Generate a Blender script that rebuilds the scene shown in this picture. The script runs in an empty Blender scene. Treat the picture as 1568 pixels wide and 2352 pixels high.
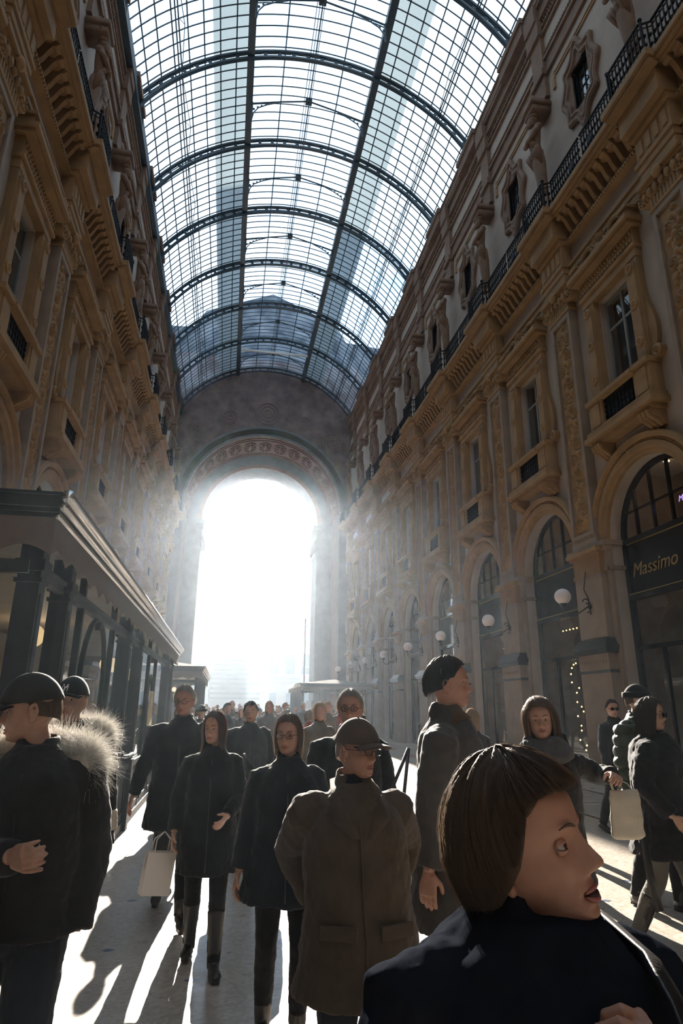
import bpy, bmesh, math, random
import numpy as np
from mathutils import Vector, Matrix, Euler
random.seed(7)
rng = np.random.default_rng(11)
PI = math.pi
sc = bpy.context.scene

# ------------------------------------------------------------------ camera
YAW, PITCH, ROLL, FPX = .174, .302, .010, 1439.6
cam_d = bpy.data.cameras.new('camera')
cam = bpy.data.objects.new('camera', cam_d)
sc.collection.objects.link(cam)
fwd0 = Vector((math.sin(YAW), math.cos(YAW), 0)); rt0 = Vector((math.cos(YAW), -math.sin(YAW), 0))
fw = fwd0 * math.cos(PITCH) + Vector((0, 0, math.sin(PITCH)))
up0 = -fwd0 * math.sin(PITCH) + Vector((0, 0, math.cos(PITCH)))
rt = rt0 * math.cos(ROLL) + up0 * math.sin(ROLL)
up = -rt0 * math.sin(ROLL) + up0 * math.cos(ROLL)
mw = Matrix((rt, up, -fw)).transposed().to_4x4()
mw.translation = (0, 0, 1.7)
cam.matrix_world = mw
cam_d.sensor_fit = 'VERTICAL'
cam_d.sensor_height = 36
cam_d.lens = 36 * FPX / 2352
cam_d.clip_end = 600
cam_d.clip_start = .05
sc.camera = cam

# ------------------------------------------------------------------ exposure and render behaviour
sc.view_settings.view_transform = 'Standard'
sc.view_settings.look = 'None'
sc.view_settings.gamma = 1
sc.view_settings.use_curve_mapping = False
sc.view_settings.exposure = EXPOSURE = -1.25
cy = sc.cycles
cy.use_denoising = True
cy.max_bounces = 7
cy.diffuse_bounces = 4
cy.glossy_bounces = 3
cy.transmission_bounces = 4
cy.transparent_max_bounces = 12
cy.volume_bounces = 0
cy.caustics_reflective = False
cy.caustics_refractive = False
cy.sample_clamp_indirect = 6
cy.use_adaptive_sampling = True
cy.adaptive_threshold = 0.03

# ------------------------------------------------------------------ sky
SUN_EL, SUN_AZ = math.radians(19.9), math.radians(2.2)
world = bpy.data.worlds.new('sky'); sc.world = world
world.use_nodes = True
wn = world.node_tree.nodes; wl = world.node_tree.links
wn.clear()
wo = wn.new('ShaderNodeOutputWorld'); bg = wn.new('ShaderNodeBackground')
tc = wn.new('ShaderNodeTexCoord')
nz = wn.new('ShaderNodeTexNoise'); nz.inputs['Scale'].default_value = 2.2; nz.inputs['Detail'].default_value = 6
wl.new(tc.outputs['Generated'], nz.inputs['Vector'])
cr = wn.new('ShaderNodeValToRGB')
cr.color_ramp.elements[0].position = .38; cr.color_ramp.elements[0].color = (.40, .66, 1.0, 1)
cr.color_ramp.elements[1].position = .62; cr.color_ramp.elements[1].color = (.95, .98, 1.0, 1)
wl.new(nz.outputs['Fac'], cr.inputs['Fac'])
# brighter around the sun
dt = wn.new('ShaderNodeVectorMath'); dt.operation = 'DOT_PRODUCT'
dt.inputs[1].default_value = (math.sin(SUN_AZ) * math.cos(SUN_EL), math.cos(SUN_AZ) * math.cos(SUN_EL), math.sin(SUN_EL))
wl.new(tc.outputs['Generated'], dt.inputs[0])
mp = wn.new('ShaderNodeMapRange'); mp.inputs['From Min'].default_value = .55; mp.inputs['From Max'].default_value = 1
mp.inputs['To Min'].default_value = SKY_LO = 3.3; mp.inputs['To Max'].default_value = SKY_HI = 5.4
mp.clamp = True
wl.new(dt.outputs['Value'], mp.inputs['Value'])
wl.new(mp.outputs['Result'], bg.inputs['Strength'])
wl.new(cr.outputs['Color'], bg.inputs['Color'])
wl.new(bg.outputs['Background'], wo.inputs['Surface'])

# ------------------------------------------------------------------ sun, shining through the great arch towards the camera
sl = bpy.data.lights.new('sun', 'SUN'); sl.energy = SUN_E = 75; sl.angle = math.radians(.53); sl.color = (1, .93, .83)
so = bpy.data.objects.new('sun', sl); sc.collection.objects.link(so)
sdir = Vector((math.sin(SUN_AZ) * math.cos(SUN_EL), math.cos(SUN_AZ) * math.cos(SUN_EL), math.sin(SUN_EL)))
so.rotation_euler = sdir.to_track_quat('Z', 'Y').to_euler()
so.location = (2, 40, 45)

# ------------------------------------------------------------------ materials
def mat(name, col, rough=.7, metal=0, bump=0, bscale=20, vary=0, vscale=3, spec=.5, sheen=0, emit=None, estr=0, stretch=None, bdist=.01):
    m = bpy.data.materials.new(name); m.use_nodes = True
    n = m.node_tree.nodes; l = m.node_tree.links
    b = n['Principled BSDF']
    b.inputs['Base Color'].default_value = (*col, 1)
    b.inputs['Roughness'].default_value = rough
    b.inputs['Metallic'].default_value = metal
    b.inputs['Specular IOR Level'].default_value = spec
    if sheen: b.inputs['Sheen Weight'].default_value = sheen
    if emit: b.inputs['Emission Color'].default_value = (*emit, 1); b.inputs['Emission Strength'].default_value = estr
    vec = None
    if bump or vary:
        t = n.new('ShaderNodeTexCoord'); mpn = n.new('ShaderNodeMapping')
        if stretch: mpn.inputs['Scale'].default_value = stretch
        l.new(t.outputs['Object'], mpn.inputs['Vector']); vec = mpn.outputs['Vector']
    if vary:
        a = n.new('ShaderNodeTexNoise'); a.inputs['Scale'].default_value = vscale; a.inputs['Detail'].default_value = 5
        l.new(vec, a.inputs['Vector'])
        r = n.new('ShaderNodeValToRGB')
        r.color_ramp.elements[0].position = .3; r.color_ramp.elements[1].position = .7
        r.color_ramp.elements[0].color = (*[c * (1 - vary) for c in col], 1)
        r.color_ramp.elements[1].color = (*[min(1, c * (1 + vary * .5)) for c in col], 1)
        l.new(a.outputs['Fac'], r.inputs['Fac']); l.new(r.outputs['Color'], b.inputs['Base Color'])
    if bump:
        a = n.new('ShaderNodeTexNoise'); a.inputs['Scale'].default_value = bscale; a.inputs['Detail'].default_value = 4
        l.new(vec, a.inputs['Vector'])
        bp = n.new('ShaderNodeBump'); bp.inputs['Strength'].default_value = bump; bp.inputs['Distance'].default_value = bdist
        l.new(a.outputs['Fac'], bp.inputs['Height']); l.new(bp.outputs['Normal'], b.inputs['Normal'])
    return m

def glass_mat(name, tint=(1, 1, 1), refl=.9, f0=1.45):
    m = bpy.data.materials.new(name); m.use_nodes = True
    n = m.node_tree.nodes; l = m.node_tree.links; n.clear()
    o = n.new('ShaderNodeOutputMaterial'); mx = n.new('ShaderNodeMixShader')
    tr = n.new('ShaderNodeBsdfTransparent'); tr.inputs['Color'].default_value = (*tint, 1)
    gl = n.new('ShaderNodeBsdfGlossy'); gl.inputs['Roughness'].default_value = .02; gl.inputs['Color'].default_value = (refl, refl, refl, 1)
    lw = n.new('ShaderNodeLayerWeight'); lw.inputs['Blend'].default_value = .5
    pw = n.new('ShaderNodeMath'); pw.operation = 'POWER'; pw.inputs[1].default_value = 4.5; l.new(lw.outputs['Facing'], pw.inputs[0])
    ma = n.new('ShaderNodeMath'); ma.operation = 'MULTIPLY_ADD'; ma.inputs[1].default_value = .93; ma.inputs[2].default_value = .06; l.new(pw.outputs['Value'], ma.inputs[0])
    l.new(ma.outputs['Value'], mx.inputs['Fac']); l.new(tr.outputs['BSDF'], mx.inputs[1]); l.new(gl.outputs['BSDF'], mx.inputs[2])
    l.new(mx.outputs['Shader'], o.inputs['Surface'])
    return m

M = dict(
    plaster=mat('plaster', (.40, .325, .265), .85, vary=.12, vscale=1.5, bump=.15, bscale=30),
    stone=mat('ochre_stone', (.30, .182, .080), .8, vary=.22, vscale=2.5, bump=.35, bscale=25),
    stone2=mat('grey_stone', (.26, .195, .14), .75, vary=.2, vscale=2, bump=.3, bscale=18),
    brownstone=mat('brown_stone', (.185, .11, .066), .8, vary=.25, vscale=3, bump=.4, bscale=22),
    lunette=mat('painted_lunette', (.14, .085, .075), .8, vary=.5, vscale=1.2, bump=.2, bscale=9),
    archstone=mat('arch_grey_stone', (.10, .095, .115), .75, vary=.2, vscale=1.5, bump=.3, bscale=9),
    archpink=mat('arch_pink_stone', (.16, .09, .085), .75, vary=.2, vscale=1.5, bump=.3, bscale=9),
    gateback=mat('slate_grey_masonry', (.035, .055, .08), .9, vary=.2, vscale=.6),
    blackstone=mat('black_marble', (.025, .022, .02), .25, vary=.3, vscale=6),
    iron=mat('dark_roof_iron', (.018, .042, .062), .5, metal=0, vary=.3, vscale=4),
    rail=mat('black_iron', (.006, .006, .007), .6, spec=.12),
    bronze=mat('dark_bronze', (.03, .025, .02), .35, metal=.6),
    blackpanel=mat('black_gloss_panel', (.008, .008, .009), .18),
    gold=mat('gold_lettering', (.55, .40, .15), .35, metal=.8),
    white=mat('white_paint', (.75, .75, .73), .5),
    interior=mat('dim_interior', (.2, .15, .1), .8, vary=.3, vscale=2),
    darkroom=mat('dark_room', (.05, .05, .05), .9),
    shutter=mat('grey_shutter', (.22, .22, .21), .6, vary=.1),
)
M['glass'] = glass_mat('window_glass', (.72, .76, .76))
M['kioskglass'] = glass_mat('kiosk_glass', (.88, .92, .92), .8)
def vault_glass():
    m = bpy.data.materials.new('vault_glass'); m.use_nodes = True
    n = m.node_tree.nodes; l = m.node_tree.links; n.clear()
    o = n.new('ShaderNodeOutputMaterial'); mx = n.new('ShaderNodeMixShader'); mx2 = n.new('ShaderNodeMixShader')
    tr = n.new('ShaderNodeBsdfTransparent'); tr.inputs['Color'].default_value = (.76, .89, 1.0, 1)
    df = n.new('ShaderNodeBsdfTranslucent'); df.inputs['Color'].default_value = (.6, .7, .78, 1)
    t = n.new('ShaderNodeTexCoord'); nz = n.new('ShaderNodeTexNoise'); nz.inputs['Scale'].default_value = .6; nz.inputs['Detail'].default_value = 5
    l.new(t.outputs['Object'], nz.inputs['Vector'])
    mr = n.new('ShaderNodeMapRange'); mr.inputs['From Min'].default_value = .35; mr.inputs['From Max'].default_value = .7; mr.inputs['To Min'].default_value = .06; mr.inputs['To Max'].default_value = .4
    l.new(nz.outputs['Fac'], mr.inputs['Value']); l.new(mr.outputs['Result'], mx.inputs['Fac'])
    l.new(tr.outputs['BSDF'], mx.inputs[1]); l.new(df.outputs['BSDF'], mx.inputs[2])
    l.new(mx.outputs['Shader'], o.inputs['Surface'])
    return m
M['vaultglass'] = vault_glass()
def frosted():
    m = bpy.data.materials.new('frosted_walkway_glass'); m.use_nodes = True
    n = m.node_tree.nodes; l = m.node_tree.links; n.clear()
    o = n.new('ShaderNodeOutputMaterial'); mx = n.new('ShaderNodeMixShader'); mx.inputs['Fac'].default_value = .78
    tr = n.new('ShaderNodeBsdfTransparent'); tr.inputs['Color'].default_value = (.24, .26, .27, 1)
    df = n.new('ShaderNodeBsdfTranslucent'); df.inputs['Color'].default_value = (.22, .23, .22, 1)
    l.new(tr.outputs['BSDF'], mx.inputs[1]); l.new(df.outputs['BSDF'], mx.inputs[2]); l.new(mx.outputs['Shader'], o.inputs['Surface'])
    return m
M['roofpanel'] = frosted()

# ------------------------------------------------------------------ mesh helpers
class MB:
    """collects shapes and links them as one mesh object"""
    def __init__(s): s.v = []; s.f = []; s.mi = []; s.cur = 0
    def add(s, vs, fs):
        o = len(s.v); s.v.extend([tuple(map(float, p)) for p in vs])
        for f in fs: s.f.append(tuple(i + o for i in f)); s.mi.append(s.cur)
        return s
    def box(s, a, b):
        x0, x1 = sorted((a[0], b[0])); y0, y1 = sorted((a[1], b[1])); z0, z1 = sorted((a[2], b[2]))
        return s.add([(x0, y0, z0), (x1, y0, z0), (x1, y1, z0), (x0, y1, z0), (x0, y0, z1), (x1, y0, z1), (x1, y1, z1), (x0, y1, z1)],
                     [(0, 3, 2, 1), (4, 5, 6, 7), (0, 1, 5, 4), (1, 2, 6, 5), (2, 3, 7, 6), (3, 0, 4, 7)])
    def grid(s, P, close_u=False, close_v=False):
        P = np.asarray(P, float); a, b = P.shape[:2]; fs = []
        for i in range(a - (0 if close_u else 1)):
            for j in range(b - (0 if close_v else 1)):
                i2, j2 = (i + 1) % a, (j + 1) % b
                fs.append((i * b + j, i * b + j2, i2 * b + j2, i2 * b + j))
        return s.add(P.reshape(-1, 3), fs)
    def tube(s, pts, r, n=8, cap=True, flat=1.0, upv=None):
        """round (or flattened) tube with a radius per point"""
        pts = [Vector(p) for p in pts]; k = len(pts)
        rs = r if hasattr(r, '__len__') else [r] * k
        rings = []; prev = None
        for i in range(k):
            t = (pts[min(i + 1, k - 1)] - pts[max(i - 1, 0)])
            t = t.normalized() if t.length > 1e-9 else Vector((0, 0, 1))
            if prev is None:
                a = Vector(upv) if upv is not None else (Vector((0, 0, 1)) if abs(t.z) < .9 else Vector((0, 1, 0)))
            else: a = prev
            a = (a - t * a.dot(t)); a = a.normalized() if a.length > 1e-6 else t.orthogonal().normalized()
            prev = a; b = t.cross(a)
            rr = rs[i]; ra, rb = (rr if isinstance(rr, (tuple, list)) else (rr * flat, rr))
            rings.append([tuple(pts[i] + a * math.cos(2 * PI * q / n) * ra + b * math.sin(2 * PI * q / n) * rb) for q in range(n)])
        o = len(s.v); s.grid(rings, close_v=True)
        if cap:
            s.f.append(tuple(o + q for q in range(n))[::-1]); s.mi.append(s.cur)
            s.f.append(tuple(o + (k - 1) * n + q for q in range(n))); s.mi.append(s.cur)
        return s
    def lathe(s, prof, c=(0, 0, 0), n=20, axis='z', sy=1.0):
        R = []
        for r, h in prof:
            ring = []
            for q in range(n):
                a = 2 * PI * q / n; x, y = r * math.cos(a), r * math.sin(a) * sy
                p = (x, y, h) if axis == 'z' else ((h, x, y) if axis == 'x' else (x, h, y))
                ring.append((p[0] + c[0], p[1] + c[1], p[2] + c[2]))
            R.append(ring)
        o = len(s.v); s.grid(R, close_v=True)
        s.f.append(tuple(o + q for q in range(n))[::-1]); s.mi.append(s.cur)
        s.f.append(tuple(o + (len(R) - 1) * n + q for q in range(n))); s.mi.append(s.cur)
        return s
    def ball(s, c, r, n=14, m=10):
        r = r if hasattr(r, '__len__') else (r, r, r)
        P = [[(c[0] + r[0] * math.sin(PI * i / m) * math.cos(2 * PI * j / n), c[1] + r[1] * math.sin(PI * i / m) * math.sin(2 * PI * j / n), c[2] + r[2] * math.cos(PI * i / m)) for j in range(n)] for i in range(m + 1)]
        return s.grid(P, close_v=True)
    def prism(s, poly, a0, a1, axis='y'):
        """extrude a 2D polygon along an axis: y -> (x,z) poly, x -> (y,z), z -> (x,y)"""
        def P(u, v, w): return (u, w, v) if axis == 'y' else ((w, u, v) if axis == 'x' else (u, v, w))
        n = len(poly); vs = [P(u, v, a0) for u, v in poly] + [P(u, v, a1) for u, v in poly]
        fs = [tuple(range(n))[::-1], tuple(range(n, 2 * n))] + [(i, (i + 1) % n, n + (i + 1) % n, n + i) for i in range(n)]
        return s.add(vs, fs)
    def build(s, name, m, parent=None, smooth=False, loc=None):
        me = bpy.data.meshes.new(name)
        me.from_pydata(s.v, [], s.f)
        ms = m if isinstance(m, (list, tuple)) else [m]
        for q in ms: me.materials.append(q)
        if len(ms) > 1: me.polygons.foreach_set('material_index', s.mi)
        bm = bmesh.new(); bm.from_mesh(me)
        bmesh.ops.remove_doubles(bm, verts=bm.verts, dist=1e-5)
        bmesh.ops.recalc_face_normals(bm, faces=bm.faces)
        bm.to_mesh(me); bm.free()
        if smooth: me.polygons.foreach_set('use_smooth', [True] * len(me.polygons))
        me.update()
        o = bpy.data.objects.new(name, me); sc.collection.objects.link(o)
        if parent: o.parent = parent
        if loc: o.location = loc
        return o

def link_copy(o, parent=None):
    c = o.copy(); sc.collection.objects.link(c); c.parent = parent
    return c
def copy_tree(o, parent=None):
    c = link_copy(o, parent)
    for ch in list(o.children): copy_tree(ch, c)
    return c
def empty(name, loc=(0, 0, 0), rz=0):
    o = bpy.data.objects.new(name, None); sc.collection.objects.link(o)
    o.location = loc; o.rotation_euler = (0, 0, rz); o.empty_display_size = .2
    return o
def tag(o, label=None, cat=None, group=None, kind=None):
    if label: o['label'] = label
    if cat: o['category'] = cat
    if group: o['group'] = group
    if kind: o['kind'] = kind
    return o
ORD = 'first second third fourth fifth sixth seventh eighth ninth tenth eleventh twelfth'.split()
# ------------------------------------------------------------------ dimensions of the gallery
XC, HW = 2.14, 7.1
P = 4.735
YB, YP, YU, YS, YR = 12.15, 14.52, 12.95, 15.0, 16.55      # bay centres, pier centres, attic windows, statues, roof ribs
KMIN, KMAX = -3, 8
YEND = 50.3

# ------------------------------------------------------------------ floor
def floor_mat():
    m = bpy.data.materials.new('marble_mosaic_floor'); m.use_nodes = True
    n = m.node_tree.nodes; l = m.node_tree.links; b = n['Principled BSDF']
    t = n.new('ShaderNodeTexCoord')
    v = n.new('ShaderNodeTexVoronoi'); v.inputs['Scale'].default_value = 34
    l.new(t.outputs['Object'], v.inputs['Vector'])
    nz = n.new('ShaderNodeTexNoise'); nz.inputs['Scale'].default_value = 1.3; nz.inputs['Detail'].default_value = 5
    l.new(t.outputs['Object'], nz.inputs['Vector'])
    r = n.new('ShaderNodeValToRGB'); r.color_ramp.elements[0].color = (.33, .27, .20, 1); r.color_ramp.elements[1].color = (.50, .42, .33, 1)
    r.color_ramp.elements[0].position = .2; r.color_ramp.elements[1].position = .8
    mx = n.new('ShaderNodeMix'); mx.data_type = 'RGBA'; mx.inputs['Factor'].default_value = .3
    l.new(nz.outputs['Fac'], r.inputs['Fac']); l.new(r.outputs['Color'], mx.inputs[6])
    hs = n.new('ShaderNodeMapRange'); hs.inputs['To Min'].default_value = .25; hs.inputs['To Max'].default_value = .75
    sp = n.new('ShaderNodeSeparateColor'); l.new(v.outputs['Color'], sp.inputs['Color']); l.new(sp.outputs['Red'], hs.inputs['Value'])
    cb = n.new('ShaderNodeCombineColor')
    for k in ('Red', 'Green', 'Blue'): l.new(hs.outputs['Result'], cb.inputs[k])
    l.new(cb.outputs['Color'], mx.inputs[7]); l.new(mx.outputs[2], b.inputs['Base Color'])
    b.inputs['Roughness'].default_value = .27
    n2 = n.new('ShaderNodeTexNoise'); n2.inputs['Scale'].default_value = 5; l.new(t.outputs['Object'], n2.inputs['Vector'])
    mr = n.new('ShaderNodeMapRange'); mr.inputs['To Min'].default_value = .2; mr.inputs['To Max'].default_value = .42
    l.new(n2.outputs['Fac'], mr.inputs['Value']); l.new(mr.outputs['Result'], b.inputs['Roughness'])
    return m
fl = MB().add([(-6.5, -8, 0), (11, -8, 0), (11, 60, 0), (-6.5, 60, 0)], [(0, 1, 2, 3)]).build('floor', floor_mat()); tag(fl, kind='structure')
dk = mat('dark_marble_inlay', (.07, .055, .05), .3, vary=.3, vscale=8); rd = mat('red_marble_inlay', (.22, .09, .06), .3, vary=.3, vscale=5)
bl = mat('blue_marble_inlay', (.12, .15, .22), .3, vary=.3, vscale=5); lt = mat('grey_marble_inlay', (.33, .31, .29), .3, vary=.3, vscale=4)
def flat(mb, pts, z=.0008): mb.add([(x, y, z) for x, y in pts], [tuple(range(len(pts)))])
mb = MB()                                           # border bands along both walls and around each floor panel
for x in (-2.9, 6.15, 8.0):
    flat(mb, [(x - .05, -4), (x + .05, -4), (x + .05, 50), (x - .05, 50)])
for k in range(-2, 9):
    y = 7.35 + k * P
    flat(mb, [(6.2, y - .05), (9.0, y - .05), (9.0, y + .05), (6.2, y + .05)])
    flat(mb, [(-2.9, y - .05), (-4.8, y - .05), (-4.8, y + .05), (-2.9, y + .05)])
    flat(mb, [(5.55, y - .04), (6.1, y - .04), (6.1, y + .04), (5.55, y + .04)])
mb.build('border_band', dk, fl)
mb = MB(); m2 = MB(); m3 = MB()
for k in range(-2, 9):                              # lozenge panels beside the shop fronts
    y = 7.35 + k * P + P / 2; x = 7.1
    flat(mb, [(x - .62, y), (x, y - 1.5), (x + .62, y), (x, y + 1.5)], .0014)
    flat(m3, [(x - .8, y - 2.1), (x + .8, y - 2.1), (x + .8, y + 2.1), (x - .8, y + 2.1)], .0006)
mb.build('lozenge', rd, fl); m3.build('grey_panel', lt, fl)
for ix in range(-4, 9):                             # the little scattered lozenges of the middle lane
    for iy in range(0, 40):
        if ix * .62 > 5.3: continue
        if (ix + iy) % 2: continue
        x = ix * .62 - .1; y = 2.4 + iy * .62
        flat(m2, [(x - .055, y), (x, y - .04), (x + .055, y), (x, y + .04)])
m2.build('small_lozenge', bl, fl)
pl = MB().add([(-90, 60, -.02), (110, 60, -.02), (110, 260, -.02), (-90, 260, -.02)], [(0, 1, 2, 3)]).build('ground', mat('plaza_paving', (.42, .40, .38), .6, vary=.2, vscale=.4))
tag(pl, kind='structure')

# ------------------------------------------------------------------ walls with their openings (local x = -protrusion, y = along, z = up)
def arch_pts(r, zs, n=24): return [(r * math.cos(PI * i / n), zs + r * math.sin(PI * i / n)) for i in range(n + 1)]
RIN, ZSP = 1.6, 5.75
def wall_mesh(side):
    mb = MB()
    for k in range(KMIN, KMAX + 1):
        y0 = YB + k * P; a, b = y0 - P / 2, y0 + P / 2
        if b > YEND: b = YEND
        ap = [(y0 + u, z) for u, z in arch_pts(RIN, ZSP)]            # from far jamb to near jamb
        n = len(ap) - 1; ztop = 8.5
        outer = []
        for (u, z) in ap:                                            # matching points on the rectangle edge
            du, dz = u - y0, z - ZSP
            ang = math.atan2(dz, du)
            if abs(du) * (ztop - ZSP) > abs(dz) * (P / 2): outer.append(((b if du > 0 else a), ZSP + abs(dz) * (P / 2) / max(abs(du), 1e-6)))
            else: outer.append((y0 + du * (ztop - ZSP) / max(dz, 1e-6), ztop))
        for i in range(n):
            q = [ap[i], outer[i], outer[i + 1], ap[i + 1]]
            mb.add([(0, u, z) for u, z in q], [(0, 1, 2, 3)])
        for cu in (a, b):
            i = 0 if cu == b else n
            pass
        # corners missed by the fan
        for i in range(n):
            o1, o2 = outer[i], outer[i + 1]
            if (abs(o1[0] - b) < 1e-6 and abs(o2[1] - ztop) < 1e-6 and abs(o2[0] - b) > 1e-6): mb.add([(0, o1[0], o1[1]), (0, b, ztop), (0, o2[0], o2[1])], [(0, 1, 2)])
            if (abs(o1[1] - ztop) < 1e-6 and abs(o2[0] - a) < 1e-6 and abs(o1[0] - a) > 1e-6): mb.add([(0, o1[0], o1[1]), (0, a, ztop), (0, o2[0], o2[1])], [(0, 1, 2)])
        for u0, u1 in ((a, y0 - RIN), (y0 + RIN, b)):
            mb.add([(0, u0, 0), (0, u1, 0), (0, u1, ZSP), (0, u0, ZSP)], [(0, 1, 2, 3)])
        # reveals
        jb = [(y0 + RIN, 0)] + ap + [(y0 - RIN, 0)]
        for i in range(len(jb) - 1):
            (u, z), (u2, z2) = jb[i], jb[i + 1]
            mb.add([(0, u, z), (0, u2, z2), (.4, u2, z2), (.4, u, z)], [(0, 1, 2, 3)])
        # middle storey with the window hole
        w0, w1, z0, z1 = y0 - .55, y0 + .8, 8.5, 12.1
        mb.add([(0, a, 8.5), (0, w0, 8.5), (0, w0, 15.8), (0, a, 15.8)], [(0, 1, 2, 3)])
        mb.add([(0, w1, 8.5), (0, b, 8.5), (0, b, 15.8), (0, w1, 15.8)], [(0, 1, 2, 3)])
        mb.add([(0, w0, z1), (0, w1, z1), (0, w1, 15.8), (0, w0, 15.8)], [(0, 1, 2, 3)])
        mb.add([(0, w0, z0), (0, w1, z0), (.4, w1, z0), (.4, w0, z0)], [(0, 1, 2, 3)])
        mb.add([(0, w0, z1), (0, w1, z1), (.4, w1, z1), (.4, w0, z1)], [(0, 1, 2, 3)])
        for w in (w0, w1): mb.add([(0, w, z0), (0, w, z1), (.4, w, z1), (.4, w, z0)], [(0, 1, 2, 3)])
    # attic wall, set back
    D = .4
    for k in range(KMIN, KMAX + 1):
        y0 = YU + k * P; a, b = y0 - P / 2, min(y0 + P / 2, YEND)
        w0, w1, z0, z1 = y0 - .42, y0 + .42, 19.35, 20.95
        if y0 + .5 > YEND: mb.add([(D, a, 15.8), (D, b, 15.8), (D, b, 26.8), (D, a, 26.8)], [(0, 1, 2, 3)]); continue
        for q in ((a, w0, 15.8, 26.8), (w1, b, 15.8, 26.8), (w0, w1, 15.8, z0), (w0, w1, z1, 26.8)):
            mb.add([(D, q[0], q[2]), (D, q[1], q[2]), (D, q[1], q[3]), (D, q[0], q[3])], [(0, 1, 2, 3)])
        for z in (z0, z1): mb.add([(D, w0, z), (D, w1, z), (D + .35, w1, z), (D + .35, w0, z)], [(0, 1, 2, 3)])
        for w in (w0, w1): mb.add([(D, w, z0), (D, w, z1), (D + .35, w, z1), (D + .35, w, z0)], [(0, 1, 2, 3)])
    ya = YB + KMIN * P - P / 2
    mb.add([(0, ya, 15.8), (0, YEND, 15.8), (D, YEND, 15.8), (D, ya, 15.8)], [(0, 1, 2, 3)])
    # outer back of the building so no sky shows behind the windows
    mb.box((5.5, ya, 0), (5.7, YEND, 26.8)); mb.box((.8, ya, 26.7), (5.7, YEND, 26.9)); mb.box((.4, ya, 7.9), (5.5, YEND, 8.1)); mb.box((.4, ya, 13.5), (5.5, YEND, 13.6))
    mb.box((0.0, ya - .2, 0), (5.7, ya, 26.9))
    o = mb.build('wall_' + side, M['plaster'])
    tag(o, kind='structure')
    return o
wR = wall_mesh('right'); wR.location = (XC + HW, 0, 0)
wL = link_copy(wR); wL.name = 'wall_left'; wL.scale = (-1, 1, 1); wL.location = (XC - HW, 0, 0)

# the gallery goes on behind the camera
wb = MB()
for s_ in (-1, 1): wb.box((XC + s_ * (HW + .4), -42, 0), (XC + s_ * (HW + 1.2), -4.5, 26.2))
wb.box((XC - HW - 1, -42.5, 0), (XC + HW + 1, -42, 30)); wb.box((XC - HW - 1, -42, 26.2), (XC - 3.2, -4.2, 26.6)); wb.box((XC + 3.2, -42, 26.2), (XC + HW + 1, -4.2, 26.6))
wb.box((XC - HW - 1, -4.3, 26.2), (XC - 3.2, -4.0, 30.5)); wb.box((XC + 3.2, -4.3, 26.2), (XC + HW + 1, -4.0, 30.5)); wb.box((XC - 3.3, -4.3, 29), (XC + 3.3, -4.0, 31))
wbo = wb.build('wall_rear', M['plaster']); tag(wbo, kind='structure')
tag(MB().add([(-6.5, -42, -.01), (11, -42, -.01), (11, -8, -.01), (-6.5, -8, -.01)], [(0, 1, 2, 3)]).build('floor_rear', M['stone2']), kind='structure')

# ------------------------------------------------------------------ carved ornament
def relief_grid(w, h, nx, nz, fn):
    U = np.linspace(-w / 2, w / 2, nx); V = np.linspace(0, h, nz)
    uu, vv = np.meshgrid(U, V); hh = fn(uu, vv)
    return uu, vv, hh
def vine(w, h, seed=3):
    r = np.random.default_rng(seed); bl_ = []
    v = .25; sgn = 1
    while v < h - .2:
        bl_.append((sgn * w * .18, v, w * .27, .05, 1)); bl_.append((-sgn * w * .22, v + .12, w * .15, .035, 0))
        bl_.append((0, v + .2, w * .12, .045, 0)); bl_.append((sgn * w * .05, v + .33, w * .1, .03, 0))
        for q in range(3): bl_.append((r.uniform(-.3, .3) * w, v + r.uniform(0, .45), w * r.uniform(.06, .11), .035, 0))
        v += .46; sgn = -sgn
    def fn(u, vv):
        H = np.zeros_like(u)
        for (a, b, rad, amp, curl) in bl_:
            d = np.sqrt((u - a) ** 2 + (vv - b) ** 2); t = np.clip(1 - (d / rad) ** 2, 0, 1)
            hh = amp * np.sqrt(t)
            if curl:
                th = np.arctan2(vv - b, u - a); hh = hh * (.45 + .55 * np.cos(d / rad * 9 - th) ** 2)
            H = np.maximum(H, hh)
        return H
    return fn
def add_relief(mb, w, h, y, z, d, nx=18, nz=None, seed=3, fn=None):
    nz = nz or max(8, int(h * 22)); uu, vv, hh = relief_grid(w, h, nx, nz, fn or vine(w, h, seed))
    mb.grid(np.stack([-(d + hh * 1.9), y + uu, z + vv], -1))

def volute(mb, d, y, z, r):
    mb.lathe([(r, 0), (r, -.10), (r * .86, -.12), (r * .8, -.09), (r * .62, -.09), (r * .55, -.125), (r * .42, -.09), (r * .3, -.10), (r * .2, -.15), (.001, -.16)], (-d, y, z), 22, 'x')
    for q in range(12):
        a = q * PI / 6; mb.ball((-d - .12, y + r * .72 * math.cos(a), z + r * .72 * math.sin(a)), r * .12, 6, 4)

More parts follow.
